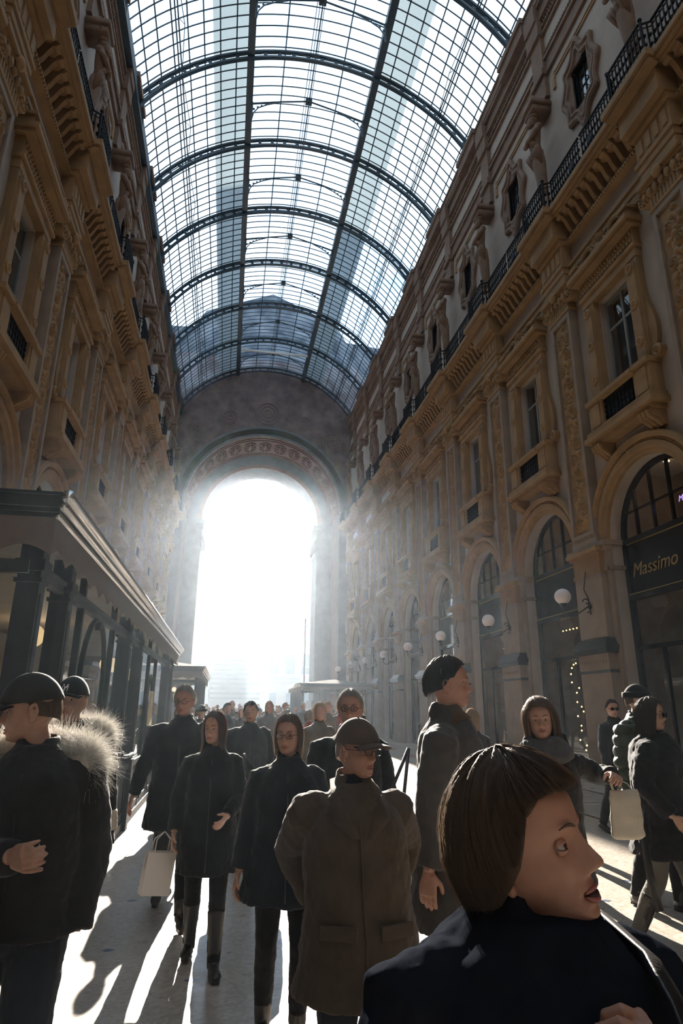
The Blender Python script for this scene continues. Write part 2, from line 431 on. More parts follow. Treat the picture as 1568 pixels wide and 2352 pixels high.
# pier with its pedestal, impost block, carved giant pilaster, ionic capital and entablature ressaut : local y about the pier centre
def make_pier():
    root = empty('pilaster')
    mb = MB()
    mb.box((0, -.66, 0), (-.32, .66, 2.55)); mb.box((0, -.72, 0), (-.38, .72, .35)); mb.box((0, -.7, .95), (-.36, .7, 1.02))
    mb.box((0, -.6, 3.35), (-.26, .6, 4.98)); mb.build('pedestal', M['stone2'], root)
    mb = MB(); mb.box((0, -.74, 3.0), (-.42, .74, 3.1)); mb.box((0, -.78, 3.1), (-.46, .78, 3.2)); mb.box((0, -.70, 3.2), (-.38, .70, 3.28)); mb.box((0, -.66, 3.28), (-.32, .66, 3.37)); mb.box((0, -.68, 2.55), (-.34, .68, 2.62))
    mb.build('black_cap', M['blackstone'], root)
    mb = MB(); mb.box((0, -.66, 2.62), (-.34, .66, 3.0))
    for q in range(9): mb.lathe([(.05, 0), (.05, -.02), (.02, -.03), (.001, -.02)], (-.34, -.52 + q * .13, 2.8), 8, 'x')
    mb.build('frieze_block', M['stone2'], root)
    mb = MB(); mb.box((0, -.6, 4.95), (-.26, .6, 5.45)); mb.box((0, -.66, 5.45), (-.33, .66, 5.52)); mb.box((0, -.72, 5.52), (-.40, .72, 5.62)); mb.box((0, -.63, 4.95), (-.29, .63, 5.0))
    add_relief(mb, .8, .42, 0, 5.02, .262, 22, 14, 9)
    mb.build('impost', M['stone'], root)
    mb = MB(); mb.box((0, -.52, 5.62), (-.2, .52, 12.65)); mb.box((0, -.58, 5.62), (-.26, .58, 5.9)); mb.box((0, -.55, 5.9), (-.23, .55, 6.0))
    for s_ in (-1, 1): mb.box((-.2, s_ * .52, 6.0), (-.27, s_ * .40, 12.6))
    mb.box((-.2, -.4, 6.0), (-.27, .4, 6.1)); mb.box((-.2, -.4, 12.45), (-.27, .4, 12.6))
    mb.build('shaft', M['stone2'], root)
    mb = MB(); add_relief(mb, .74, 6.3, 0, 6.12, .205, 30, 230, 5); mb.build('carved_panel', M['stone'], root, True)
    mb = MB()
    mb.box((0, -.5, 12.65), (-.27, .5, 12.95)); mb.box((0, -.56, 12.62), (-.3, .56, 12.68))
    for q in range(9): mb.tube([(-.27, -.44 + q * .11, 12.68), (-.27, -.44 + q * .11, 12.93)], .035, 6)
    volute(mb, .2, -.58, 13.12, .27); volute(mb, .2, .58, 13.12, .27)
    for s_ in (-.58, .58): mb.lathe([(.25, 0), (.25, .2)], (-.2, s_, 13.12), 16, 'x')
    mb.box((0, -.5, 12.95), (-.3, .5, 13.3))
    for q in range(5): mb.ball((-.32, -.4 + q * .2, 13.1), (.07, .08, .12), 8, 6)
    mb.box((0, -.72, 13.35), (-.42, .72, 13.45)); mb.box((0, -.66, 13.28), (-.36, .66, 13.36))
    mb.ball((-.4, 0, 13.32), (.1, .14, .16), 10, 8)
    mb.build('capital', M['stone'], root)
    mb = MB()
    mb.box((0, -.6, 13.45), (-.33, .6, 13.75)); mb.box((0, -.62, 13.75), (-.36, .62, 13.95)); mb.box((0, -.66, 13.95), (-.40, .66, 14.05))
    mb.box((0, -.6, 14.05), (-.34, .6, 14.75)); mb.box((0, -.66, 14.75), (-.44, .66, 14.9))
    mb.box((0, -.7, 14.9), (-.62, .7, 15.5)); mb.box((0, -.82, 15.5), (-.86, .82, 15.62)); mb.box((0, -.88, 15.62), (-.94, .88, 15.8))
    for q in range(4): mb.box((-.34, -.5 + q * .28, 14.2), (-.37, -.34 + q * .28, 14.6))
    mb.build('entablature_block', M['stone'], root)
    return root

def console(mb, y, w=.12):
    prof = []
    for i in range(17):
        t = i / 16; x = -.06 - .46 * (1 - math.cos(t * PI)) / 2 - .05 * math.sin(t * 2 * PI); z = 14.92 + .5 * t - .07 * math.sin(t * 2 * PI)
        prof.append((x, z))
    prof = [(0, 14.88)] + prof + [(-.56, 15.5), (0, 15.5)]
    mb.prism(prof, y - w / 2, y + w / 2, 'y')
    mb.lathe([(.07, -.1), (.07, .1)], (-.47, y, 15.42), 10, 'y'); mb.lathe([(.05, -.09), (.05, .09)], (-.09, y, 14.98), 8, 'y')

def make_cornice():      # one bay long, y about the bay centre, pier to pier
    root = empty('trim_1'); h = P / 2
    mb = MB()
    mb.box((0, -h, 13.5), (-.12, h, 13.75)); mb.box((0, -h, 13.75), (-.15, h, 13.95)); mb.box((0, -h, 13.95), (-.2, h, 14.03))
    mb.box((0, -h, 14.72), (-.22, h, 14.8)); mb.box((0, -h, 14.8), (-.14, h, 14.9))
    mb.build('architrave', M['stone'], root)
    mb = MB(); n = 34
    for q in range(n): y = -h + .75 + (P - 1.5) * (q + .5) / n; mb.box((-.22, y - .03, 14.66), (-.27, y + .03, 14.73))
    mb.build('dentils', M['stone'], root)
    mb = MB()
    mb.box((0, -h, 14.88), (-.08, h, 15.5))
    for q in range(10): console(mb, -h + .95 + (P - 1.9) * q / 9)
    mb.build('consoles', M['stone'], root)
    mb = MB()
    for q in range(9):
        y = -h + .95 + (P - 1.9) * (q + .5) / 9
        mb.lathe([(.11, 0), (.11, .02), (.06, .035), (.03, .02), (.001, .05)][::-1], (-.33, y, 15.44), 10, 'z')
    mb.build('rosettes', M['stone'], root)
    mb = MB()
    mb.box((0, -h, 15.5), (-.6, h, 15.56)); mb.box((0, -h, 15.56), (-.68, h, 15.66)); mb.box((0, -h, 15.66), (-.74, h, 15.8)); mb.box((0, -h, 15.8), (-.70, h, 15.84))
    mb.build('corona', M['stone'], root)
    return root

def make_arch_surround():
    root = empty('trim_2')
    prof = [(1.58, .0), (1.58, .10), (1.70, .12), (1.72, .17), (1.86, .17), (1.88, .13), (1.94, .13), (1.97, .22), (2.06, .24), (2.1, .16), (2.1, 0)]
    R = []
    N = 40
    for i in range(N + 1):
        a = PI * i / N
        R.append([(-d, r * math.cos(a), ZSP + r * math.sin(a)) for r, d in prof])
    mb = MB(); mb.grid(R)
    for i in range(64):
        a = PI * (i + .5) / 64; mb.ball((-.15, 1.91 * math.cos(a), ZSP + 1.91 * math.sin(a)), .022, 5, 4)
    mb.build('archivolt', M['stone'], root)
    mb = MB()
    for s_ in (-1, 1):
        mb.box((0, s_ * 1.58, 0), (-.10, s_ * 1.74, 5.0)); mb.box((0, s_ * 1.74, .0), (-.05, s_ * 1.98, 5.0))
        mb.box((0, s_ * 1.56, 0), (-.16, s_ * 1.80, 1.0))
        mb.box((.4, s_ * 1.6, 5.0), (-.16, s_ * 1.54, 5.1)); mb.box((0, s_ * 1.55, 5.0), (-.16, s_ * 2.05, 5.08))
        mb.box((0, s_ * 1.57, 5.08), (-.13, s_ * 2.03, 5.5)); mb.box((0, s_ * 1.53, 5.5), (-.22, s_ * 2.1, 5.62)); mb.box((0, s_ * 1.50, 5.62), (-.27, s_ * 2.14, 5.74)); mb.box((.4, s_ * 1.6, 5.62), (0, s_ * 1.50, 5.74))
    mb.build('jamb', M['stone2'], root)
    return root

def make_shopfront(n_, dark=True, shelf=True):
    root = empty('window_%d' % n_); X0 = .36
    mb = MB()      # black bronze frame
    R = []
    for i in range(33):
        a = PI * i / 32; R.append([(X0 + dx, r * math.cos(a), ZSP + r * math.sin(a)) for r, dx in ((1.62, -.06), (1.48, -.06), (1.48, .04), (1.62, .04))])
    mb.grid(R, close_v=True)
    for y in (-1.55, 1.55): mb.box((X0 - .06, y - .08, 0), (X0 + .04, y + .08, ZSP))
    for y in (-.95, -.32, .32, .95):
        zt = ZSP + math.sqrt(1.55 ** 2 - y * y); mb.box((X0 - .05, y - .025, 5.65), (X0 + .03, y + .025, zt))
    mb.box((X0 - .04, -1.3, 6.35), (X0 + .02, 1.3, 6.39))
    mb.box((X0 - .10, -1.5, 5.6), (X0 + .04, 1.5, 5.72)); mb.box((X0 - .12, -1.5, 4.22), (X0 + .04, 1.5, 4.36))
    for y in (-.62, .62): mb.box((X0 - .04, y - .035, 0), (X0 + .03, y + .035, 3.1))
    mb.box((X0 - .05, -1.5, 3.05), (X0 + .03, 1.5, 3.15)); mb.box((X0 - .05, -1.5, 0), (X0 + .03, 1.5, .14))
    mb.build('frame', M['blackpanel'], root)
    mb = MB()
    mb.add([(X0, -1.5, 0), (X0, 1.5, 0), (X0, 1.5, 4.25), (X0, -1.5, 4.25)], [(0, 1, 2, 3)])
    ap = arch_pts(1.5, ZSP); mb.add([(X0, u, z) for u, z in ap] + [(X0, -1.5, 5.65), (X0, 1.5, 5.65)], [tuple(range(len(ap) + 2))])
    mb.build('pane', M['glass'], root)
    mb = MB(); mb.box((X0 - .02, -1.5, 4.34), (X0 + .05, 1.5, 5.62)); mb.build('sign_panel', M['blackpanel'], root)
    mb = MB()
    mb.box((X0 - .045, -1.46, 5.585), (X0 - .03, 1.46, 5.60)); mb.box((X0 - .13, -1.46, 4.35), (X0 - .115, 1.46, 4.365)); mb.build('brass_strip', M['gold'], root)
    return root

def make_balcony_window(n_):
    root = empty('window_%d' % n_); c = .12
    F = MB()      # stone surround
    for y0, y1 in ((c - 1.18, c - .68), (c + .68, c + 1.18)):
        ym = (y0 + y1) / 2
        F.box((0, y0 + .04, 9.25), (-.18, y1 - .04, 12.2)); F.box((0, y0 + .1, 9.45), (-.24, y1 - .1, 12.0))
        for z in (9.9, 10.9, 11.9): F.lathe([(.13, 0), (.13, -.05), (.08, -.06), (.05, -.03), (.001, -.07)], (-.22, ym, z), 12, 'x')
        F.box((0, y0 - .04, 8.45), (-.34, y1 + .04, 9.25)); F.box((-.34, y0 + .06, 8.55), (-.37, y1 - .06, 9.15))
    for s_ in (-1, 1):       # scrolled sides
        pr = []
        for i in range(15):
            t = i / 14; pr.append((c + s_ * (1.14 + .30 * math.sin(t * PI * .9 + .35) ** 2 * (1.25 - t)), 9.25 + 2.2 * t))
        F.prism(pr + [(c + s_ * 1.1, 11.45), (c + s_ * 1.1, 9.25)], 0, -.12, 'x')
        F.lathe([(.17, 0), (.17, -.16), (.1, -.18), (.05, -.14), (.001, -.17)], (0, c + s_ * 1.3, 9.45), 14, 'x')
    F.build('surround', M['stone'], root)
    S = MB()
    S.box((0, c - 1.26, 9.22), (-.42, c + 1.26, 9.34)); S.box((.2, c - .7, 9.2), (-.46, c + .7, 9.3)); S.build('sill', M['stone'], root)
    B = MB()      # bracketed balcony base with two corbels
    B.box((0, c - 1.28, 8.32), (-.44, c + 1.28, 8.47)); B.box((0, c - 1.34, 8.2), (-.50, c + 1.34, 8.33)); B.box((0, c - 1.2, 8.08), (-.38, c + 1.2, 8.2))
    B.build('balcony_base', M['stone'], root)
    for s_ in (-1, 1):
        K = MB(); y = c + s_ * .95
        pr = [(0, 7.72), (-.08, 7.72), (-.16, 7.78), (-.19, 7.86), (-.36, 7.92), (-.42, 8.0), (-.40, 8.1), (0, 8.1)]
        K.prism(pr, y - .19, y + .19, 'y')
        for q in (-.12, 0, .12): K.tube([(-.1, y + q, 7.72), (-.22, y + q, 7.82), (-.40, y + q, 7.93), (-.45, y + q, 8.05)], [.05, .06, .065, .05], 6)
        K.build('corbel', M['stone'], root)
    G = MB(); G.box((-.20, c - .68, 8.47), (-.26, c + .68, 9.2)); G.build('balustrade_panel', M['rail'], root)
    g = MB()
    for q in range(9):
        for r in range(5): g.lathe([(.055, 0), (.055, -.02), (.03, -.02)], (-.26, c - .6 + q * .15, 8.56 + r * .14), 8, 'x')
    g.build('grille', M['rail'], root)
    E_ = MB()
    E_.box((0, c - 1.16, 12.15), (-.2, c + 1.16, 12.4)); E_.box((0, c - 1.22, 12.4), (-.26, c + 1.22, 12.48)); E_.box((0, c - 1.18, 12.48), (-.2, c + 1.18, 12.95))
    for q in range(20): E_.box((-.2, c - 1.1 + q * .116 - .03, 12.56), (-.245, c - 1.1 + q * .116 + .03, 12.64)); E_.box((-.2, c - 1.1 + q * .116 - .03, 12.76), (-.245, c - 1.1 + q * .116 + .03, 12.84))
    E_.box((0, c - 1.3, 12.95), (-.40, c + 1.3, 13.05)); E_.box((0, c - 1.36, 13.05), (-.48, c + 1.36, 13.18))
    E_.build('entablature', M['stone'], root)
    T = MB()      # broken scroll pediment with a shell
    for s_ in (-1, 1):
        pts = [(-.2, c + s_ * 1.15, 13.25)]
        for i in range(20):
            t = i / 19; pts.append((-.2, c + s_ * (1.1 - .62 * t), 13.25 + .42 * math.sin(t * PI * .62) + .04))
        for i in range(12):
            a = i / 11 * PI * 1.6; r = .16 * (1 - i / 15); pts.append((-.2, c + s_ * (.48 - .0 - r * math.sin(a)), 13.48 + r * math.cos(a) - .0))
        T.tube(pts, [.07] + [.075] * 20 + [.06 - .003 * i for i in range(12)], 8)
        T.box((0, c + s_ * 1.02, 13.18), (-.34, c + s_ * 1.26, 13.42)); T.box((0, c + s_ * .98, 13.42), (-.4, c + s_ * 1.32, 13.5))
        T.ball((-.22, c + s_ * .3, 13.34), (.12, .22, .13), 10, 6)
    for q in range(7):
        a = PI * (q + .5) / 7; T.tube([(-.16, c, 13.25), (-.3, c + .32 * math.cos(a), 13.3 + .42 * math.sin(a))], [.03, .07], 6)
    T.ball((-.3, c, 13.32), .12, 10, 8); T.box((0, c - .5, 13.18), (-.1, c + .5, 13.5))
    T.build('pediment', M['stone'], root)
    W = MB()
    W.box((.14, c - .7, 9.3), (.22, c - .6, 12.1)); W.box((.14, c + .6, 9.3), (.22, c + .7, 12.1)); W.box((.14, c - .7, 12.0), (.22, c + .7, 12.1)); W.box((.14, c - .04, 9.3), (.2, c + .04, 12.0))
    W.box((.15, c - .6, 11.2), (.2, c + .6, 11.26))
    W.build('window_frame', M['shutter'], root)
    MB().add([(.17, c - .62, 9.3), (.17, c + .62, 9.3), (.17, c + .62, 12.02), (.17, c - .62, 12.02)], [(0, 1, 2, 3)]).build('pane', M['glass'], root)
    MB().box((.42, c - .9, 8.4), (.45, c + .9, 12.3)).build('unlit_room_sheet', M['darkroom'], root)  # dark sheet standing in for the unlit room behind the pane
    return root

def make_attic_window(n_):
    root = empty('window_%d' % n_); D = -.4
    # baroque quatrefoil surround: three nested mouldings around a small rectangular light
    def outline(k, N=96):
        pts = []
        for i in range(N):
            a = 2 * PI * i / N; cx, cz = math.cos(a), math.sin(a)
            w, h = .84, 1.16
            r = 1 / max(abs(cx) / w, abs(cz) / h) * .55 + .45 / math.hypot(cx / w, cz / h)
            r *= 1 + .09 * math.cos(4 * a + PI) * -1
            r += .48 * math.exp(-((abs(abs(a - PI) - PI / 2)) / .13) ** 2) + .12 * math.exp(-((abs(abs(a - PI) - PI / 2) - .62) / .16) ** 2) + .07 * math.exp(-((min(a, 2 * PI - a)) / .2) ** 2) + .05 * math.exp(-((a - PI) / .2) ** 2)
            pts.append((r * cx * k, r * cz * k))
        return pts
    ks = [(1.06, 0), (1.06, .10), (1.0, .15), (.93, .15), (.90, .09), (.84, .09), (.81, .13), (.74, .13), (.70, .05), (.62, .05)]
    R = [[(-(D + d), y, 20.15 + z) for y, z in outline(k)] for k, d in ks]
    inner = []
    for i in range(96):
        a = 2 * PI * i / 96; cx, cz = math.cos(a), math.sin(a); r = 1 / max(abs(cx) / .42, abs(cz) / .8); inner.append((-(D + .05), r * cx, 20.15 + r * cz))
    R.append(inner); R.append([(-(D - .1), y, z) for x, y, z in inner])
    mb = MB(); mb.grid(R, close_v=True); mb.build('surround', M['brownstone'], root)
    mb = MB()
    for y in (-.42, .36): mb.box((.5, y, 19.35), (.58, y + .06, 20.95))
    for z in (19.35, 20.89): mb.box((.5, -.42, z), (.58, .42, z + .06))
    mb.box((.52, -.02, 19.35), (.56, .02, 20.95)); mb.box((.52, -.4, 20.13), (.56, .4, 20.17)); mb.build('window_frame', M['rail'], root)
    MB().add([(.54, -.4, 19.4), (.54, .4, 19.4), (.54, .4, 20.9), (.54, -.4, 20.9)], [(0, 1, 2, 3)]).build('pane', M['glass'], root)
    MB().box((.76, -.6, 19.2), (.8, .6, 21.1)).build('unlit_room_sheet', M['darkroom'], root)  # flat dark backing gives the shade of the attic room
    return root

def make_attic_trim():    # frieze, brackets and eave of the attic, one bay long about the statue
    root = empty('trim_3'); h = P / 2; D = -.4
    mb = MB()
    def bx(y0, y1, z0, z1, d): mb.box((.4, y0, z0), (-(D + d), y1, z1))
    bx(-h, h, 22.55, 22.7, .10); bx(-h, h, 22.7, 23.2, .04); bx(-h, h, 23.2, 23.32, .12)
    bx(-h, h, 24.35, 24.45, .10); bx(-h, h, 25.0, 25.12, .16); bx(-h, h, 25.12, 25.6, .10); bx(-h, h, 25.6, 25.75, .22); bx(-h, h, 25.75, 26.1, .25); bx(-h, h, 26.1, 26.2, .3)
    mb.build('frieze', M['brownstone'], root)
    mb = MB()
    def bx(y0, y1, z0, z1, d): mb.box((.4, y0, z0), (-(D + d), y1, z1))
    bx(.45, h + .02, 25.5, 26.22, .36); bx(.4, h + .02, 26.0, 26.25, .44); bx(-.35, .35, 21.6, 25.0, .16); bx(-.42, .42, 24.3, 25.1, .26); bx(-.42, .42, 22.5, 22.75, .26)
    bx(-.38, .38, 25.0, 25.8, .32)
    mb.build('ressaut', M['brownstone'], root)
    mb = MB(); n = 40
    for q in range(n):
        y = -h + P * (q + .5) / n; mb.box((.4, y - .035, 24.62), (-(D + .12), y + .035, 24.72)); mb.box((.4, y - .035, 23.5), (-(D + .09), y + .035, 23.58))
        mb.ball((-(D + .08), y, 24.9), .035, 6, 4)
    mb.build('dentils', M['brownstone'], root)
    mb = MB()       # sunk panel mouldings on the attic wall
    c = P / 2
    for y0, y1, z0, z1 in ((c - 1.55, c + 1.55, 22.1, 22.16), (c - 1.55, c + 1.55, 21.96, 22.02), (c - 1.7, c - 1.6, 21.9, 22.2), (c + 1.6, c + 1.7, 21.9, 22.2)):
        mb.box((.4, y0, z0), (-(D + .05), y1, z1))
    mb.box((.4, c - 1.75, 21.5), (-(D + .07), c - 1.62, 21.95)); mb.box((.4, c + 1.62, 21.5), (-(D + .07), c + 1.75, 21.95))
    mb.build('panel_moulding', M['stone'], root)
    return root

def make_statue():
    mb = MB(); X = -.02
    mb.tube([(X, 0, 17.3), (X - .02, 0, 18.2), (X - .06, 0, 18.9), (X - .1, 0, 19.3)], [(.12, .16), (.16, .2), (.2, .25), (.2, .26)], 12, upv=(1, 0, 0))        # tapering herm shaft
    mb.box((.38, -.34, 16.1), (-.2, .34, 16.4)); mb.box((.38, -.22, 16.4), (-.12, .22, 17.4))
    for q in range(7): a = -PI / 2 + q * PI / 6; mb.tube([(X - .1, .2 * math.sin(a), 18.75), (X - .2 - .08 * math.cos(a), .3 * math.sin(a), 19.2), (X - .3, .34 * math.sin(a), 19.35)], [.04, .08, .05], 6)
    mb.tube([(X - .1, 0, 19.2), (X - .14, 0, 19.6), (X - .16, 0, 19.95), (X - .12, 0, 20.2), (X - .15, 0, 20.4)], [(.16, .24), (.15, .22), (.2, .3), (.16, .32), (.08, .1)], 14, upv=(1, 0, 0))   # torso
    mb.ball((X - .2, 0, 20.62), (.15, .13, .19)); mb.ball((X - .15, .0, 20.72), (.16, .16, .14)); mb.ball((X - .3, 0, 20.48), (.08, .09, .12))       # head, hair, beard
    for s_ in (-1, 1):
        mb.tube([(X - .14, s_ * .3, 20.2), (X - .3, s_ * .34, 19.9), (X - .38, s_ * .1, 19.75), (X - .4, -s_ * .05, 19.82)], [.1, .085, .065, .06], 8)
        mb.ball((X - .14, s_ * .3, 20.18), .13)
    mb.tube([(X - .12, .3, 20.3), (X - .3, .05, 19.9), (X - .26, -.25, 19.4)], [.08, .1, .07], 8)                    # drapery
    mb.tube([(X, -.15, 20.9), (X, .15, 20.9)], .0001, 4)
    mb.box((.38, -.3, 20.95), (-.28, .3, 21.2)); mb.box((.38, -.36, 21.2), (-.34, .36, 21.4)); mb.ball((X - .12, 0, 20.88), (.16, .2, .1))
    volute(mb, .05, -.2, 21.1, .12); volute(mb, .05, .2, 21.1, .12)
    o = mb.build('statue', M['brownstone'], None, True)
    return o

def make_railing():      # one bay about the pier, local y
    root = empty('balcony_railing'); x0, x1 = -.55, -.78; h = P / 2 - .04; zb, zt = 15.86, 16.85
    path = [(x0, -h), (x0, -.75), (x1, -.62), (x1, .62), (x0, .75), (x0, h)]
    def at(t):
        L = [math.dist(path[i], path[i + 1]) for i in range(5)]; s = t * sum(L)
        for i in range(5):
            if s <= L[i] + 1e-9: f = s / L[i]; return (path[i][0] * (1 - f) + path[i + 1][0] * f, path[i][1] * (1 - f) + path[i + 1][1] * f)
            s -= L[i]
        return path[-1]
    mb = MB(); mb.tube([(x, y, zt) for x, y in path], .035, 6); mb.build('handrail', M['rail'], root)
    mb = MB(); mb.tube([(x, y, zb + .06) for x, y in path], .025, 5); mb.tube([(x, y, zt - .14) for x, y in path], .018, 5); mb.build('lower_rail', M['rail'], root)
    mb = MB(); N = 40
    for q in range(N):
        x, y = at((q + .5) / N); mb.box((x - .014, y - .014, zb), (x + .014, y + .014, zt))
    for q in range(N):
        x, y = at((q + .25) / N)
        pts = []
        for i in range(14):
            a = i / 13 * 2 * PI * 1.3; r = .065 * (1 - i / 18); pts.append((x, y + r * math.cos(a), zb + .3 + r * math.sin(a)))
        mb.tube(pts, .016, 4); mb.tube([(x, y + q_[1] - y, q_[2] + .28) for q_ in pts], .016, 4)
    mb.build('balusters', M['rail'], root)
    for y in (-.66, .66):
        mb = MB(); mb.tube([(x1 + .03, y, zb), (x1 + .03, y, zt + .06)], .035, 8); mb.ball((x1 + .03, y, zt + .1), .055, 8, 6); mb.build('post', M['rail'], root)
    for y in (-1.9, 1.9): mb = MB(); mb.lathe([(.12, -.02), (.15, 0), (.12, .02)], (x0, y, zb + .45), 14, 'x'); mb.build('medallion', M['rail'], root)
    return root

glow = mat('opal_glass', (.80, .72, .72), .35, spec=.6)
def make_lamp():
    root = empty('wall_lamp')
    mb = MB(); mb.ball((-1.0, 0, 4.42), .2, 24, 16); mb.build('globe', glow, root, True)
    mb = MB()
    mb.lathe([(.02, 4.12), (.05, 4.16), (.09, 4.2), (.10, 4.24), (.06, 4.26)], (-1.0, 0, 0), 12)
    pts = [(-1.0, 0, 4.14), (-1.0, 0, 4.02), (-.9, 0, 3.92), (-.72, 0, 3.94), (-.5, 0, 4.08), (-.32, 0, 4.2), (-.27, 0, 4.3)]
    mb.tube(pts, .016, 6)
    sp = [(-.36 - .11 * (1 - i / 20) * math.cos(i / 3), 0, 4.3 + .11 * (1 - i / 20) * math.sin(i / 3)) for i in range(18)]
    mb.tube(sp, .016, 6); sp = [(-.3 - .06 * (1 - i / 16) * math.cos(i / 3), 0, 4.02 + .06 * (1 - i / 16) * math.sin(i / 3)) for i in range(14)]
    mb.tube(sp, .014, 6)
    mb.tube([(-.28, 0, 3.98), (-.3, 0, 4.4), (-.4, 0, 4.62), (-.34, 0, 4.9), (-.3, 0, 5.1)], .013, 6)
    mb.lathe([(.001, 0), (.09, -.01), (.07, -.04), (.001, -.05)], (-.27, 0, 4.2), 12, 'x')
    mb.build('bracket', M['bronze'], root)
    return root

TR = [0]
def place_bays(root, y0, z=0, k0=KMIN, k1=KMAX, cat=None, lab=None, group=None, names=None, struct=True, skip=(), flip=False):
    """puts the first one and copies of it along both facades"""
    out = []; first = True
    for side, sx, X in (('right', 1, XC + HW), ('left', -1, XC - HW)):
        cnt = 0
        for k in range(k0, k1 + 1):
            y = y0 + k * P
            if y > YEND - .4 or (side, k) in skip: continue
            o = root if first else copy_tree(root); first = False
            o.location = (X, y, 0); o.scale = (sx, 1, 1)
            if names: TR[0] += 1; o.name = '%s_%d' % (names, TR[0])
            if struct: tag(o, kind='structure')
            out.append((side, k, o)); cnt += 1
            if lab: tag(o, lab % dict(side=side, n=ORD[min(cnt - 1, 11)]), cat, group % dict(side=side) if group else None)
    return out
piers = place_bays(make_pier(), YP, names='trim')
place_bays(make_cornice(), YB, names='trim')
place_bays(make_arch_surround(), YB, names='trim')
shops = place_bays(make_shopfront(1), YB, names='window')
place_bays(make_balcony_window(1), YB, names='window')
place_bays(make_attic_window(1), YU, names='window')
place_bays(make_attic_trim(), YS, names='trim')
place_bays(make_statue(), YS, k0=-1, skip=[('left', -1)], struct=False, cat='statue', lab='weathered stone herm statue between attic windows on the %(side)s facade, %(n)s from the camera', group='stone herms of the %(side)s attic')
place_bays(make_railing(), YP, k0=-1, struct=False, cat='railing', lab='black wrought iron balcony railing length on the %(side)s cornice, %(n)s from the camera', group='railing lengths of the %(side)s balcony')
lamps = place_bays(make_lamp(), YP, k0=0, struct=False, cat='wall lamp', lab='white globe wall lamp on a scrolled bracket, %(n)s along the %(side)s piers', group='globe lamps on the %(side)s piers', skip=[('left', k) for k in range(0, 9)])

# ------------------------------------------------------------------ glazed barrel vault
VX, VZ, VR = 2.3, 21.6, 8.6
Y0V, Y1V = -4.0, 50.2
ceil = empty('ceiling'); tag(ceil, kind='structure')
A0, A1 = math.radians(27), math.radians(153)
def vp(a, r, y): return (VX + r * math.cos(a), y, VZ + r * math.sin(a))
mb = MB(); mb.grid([[vp(A0 + (A1 - A0) * i / 72, VR + .32, y) for y in (Y0V, Y1V)] for i in range(73)]); mb.build('glazing', M['vaultglass'], ceil)
aB = [math.acos(2.75 / VR), PI - math.acos(2.75 / VR)]     # inner edges of the two bands
bar = MB()      # long glazing bars
angs = [aB[0], aB[1], PI / 2 - .003] + [PI / 2 + s_ * .155 for s_ in (-1, 1)]
st = (aB[0] - A0) / 9
angs += [aB[0] - st * i for i in range(1, 10)] + [aB[1] + st * i for i in range(1, 10)]
for a in angs: bar.tube([vp(a, VR + .26, Y0V), vp(a, VR + .26, Y1V)], .03, 4)
bar.build('glazing_bar', M['iron'], ceil)
lap = MB()      # thin cross laps of the panes
y = Y0V
while y < Y1V:
    R = [[vp(A0 + (A1 - A0) * i / 48, r, yy) for r, yy in ((VR + .24, y), (VR + .28, y), (VR + .28, y + .036), (VR + .24, y + .036))] for i in range(49)]
    lap.grid(R, close_v=True); y += P / 10
lap.build('glass_laps', M['iron'], ceil); 
for s_, a in ((1, aB[0]), (-1, aB[1])):       # dark gutter girders with the frosted walkways outside them
    g = MB(); x = VX + VR * math.cos(a)
    za = VZ + VR * math.sin(a)
    g.box((x, Y0V, za - .12), (x + s_ * .16, Y1V, za + .34)); g.box((x - s_ * .02, Y0V, za - .16), (x + s_ * .30, Y1V, za - .08))
    g.build('girder', M['iron'], ceil)
    w = MB(); a2 = math.acos((2.75 + 1.8) / (VR + .4)); a2 = a2 if s_ == 1 else PI - a2
    w.grid([[vp(a + (a2 - a) * i / 6, VR + .36, yy) for yy in (Y0V, Y1V)] for i in range(7)])
    w.build('walkway_strip', M['roofpanel'], ceil)
    t = MB(); a3 = math.radians(47.5); a3 = a3 if s_ == 1 else PI - a3
    for dr in (.05, .25): t.tube([vp(a3, VR - .1 + dr, Y0V), vp(a3, VR - .1 + dr, Y1V)], .03, 5)
    n = int((Y1V - Y0V) / P)
    for q in range(-4, 9):
        ya, yb = YR + q * P, YR + (q + 1) * P
        if ya < Y0V or yb > Y1V: continue
        t.tube([vp(a3, VR - .05, ya), vp(a3, VR - .45, (ya + yb) / 2), vp(a3, VR - .05, yb)], .016, 4); t.tube([vp(a3, VR, (ya + yb) / 2), vp(a3, VR - .45, (ya + yb) / 2)], .016, 4)
    t.build('purlin', M['iron'], ceil)
    g = MB(); g.box((VX + s_ * 7.3, Y0V, 25.4), (VX + s_ * 8.4, Y1V, 26.0)); g.build('eave_gutter', M['iron'], ceil)
ribm = None
def make_rib():
    mb = MB(); N = 72
    for r in (VR - .16, VR + .18):
        R = []
        for i in range(N + 1):
            a = A0 + (A1 - A0) * i / N; R.append([vp(a, r + dr, dy) for dr, dy in ((-.05, -.08), (.05, -.08), (.05, .08), (-.05, .08))])
        mb.grid(R, close_v=True)
    n = 29
    for i in range(n + 1):
        a = A0 + (A1 - A0) * i / n
        mb.tube([vp(a, VR - .16, 0), vp(a, VR - .03, 0), vp(a, VR + .05, 0), vp(a, VR + .18, 0)], [(.21, .035), (.085, .035), (.085, .035), (.21, .035)], 8, upv=(-math.sin(a), 0, math.cos(a)))
    return mb.build('rib', M['iron'], ceil)
rib = make_rib(); ks = list(range(-4, 8))
for i, k in enumerate(ks):
    o = rib if i == 0 else link_copy(rib, ceil); o.location = (0, YR + k * P, 0)
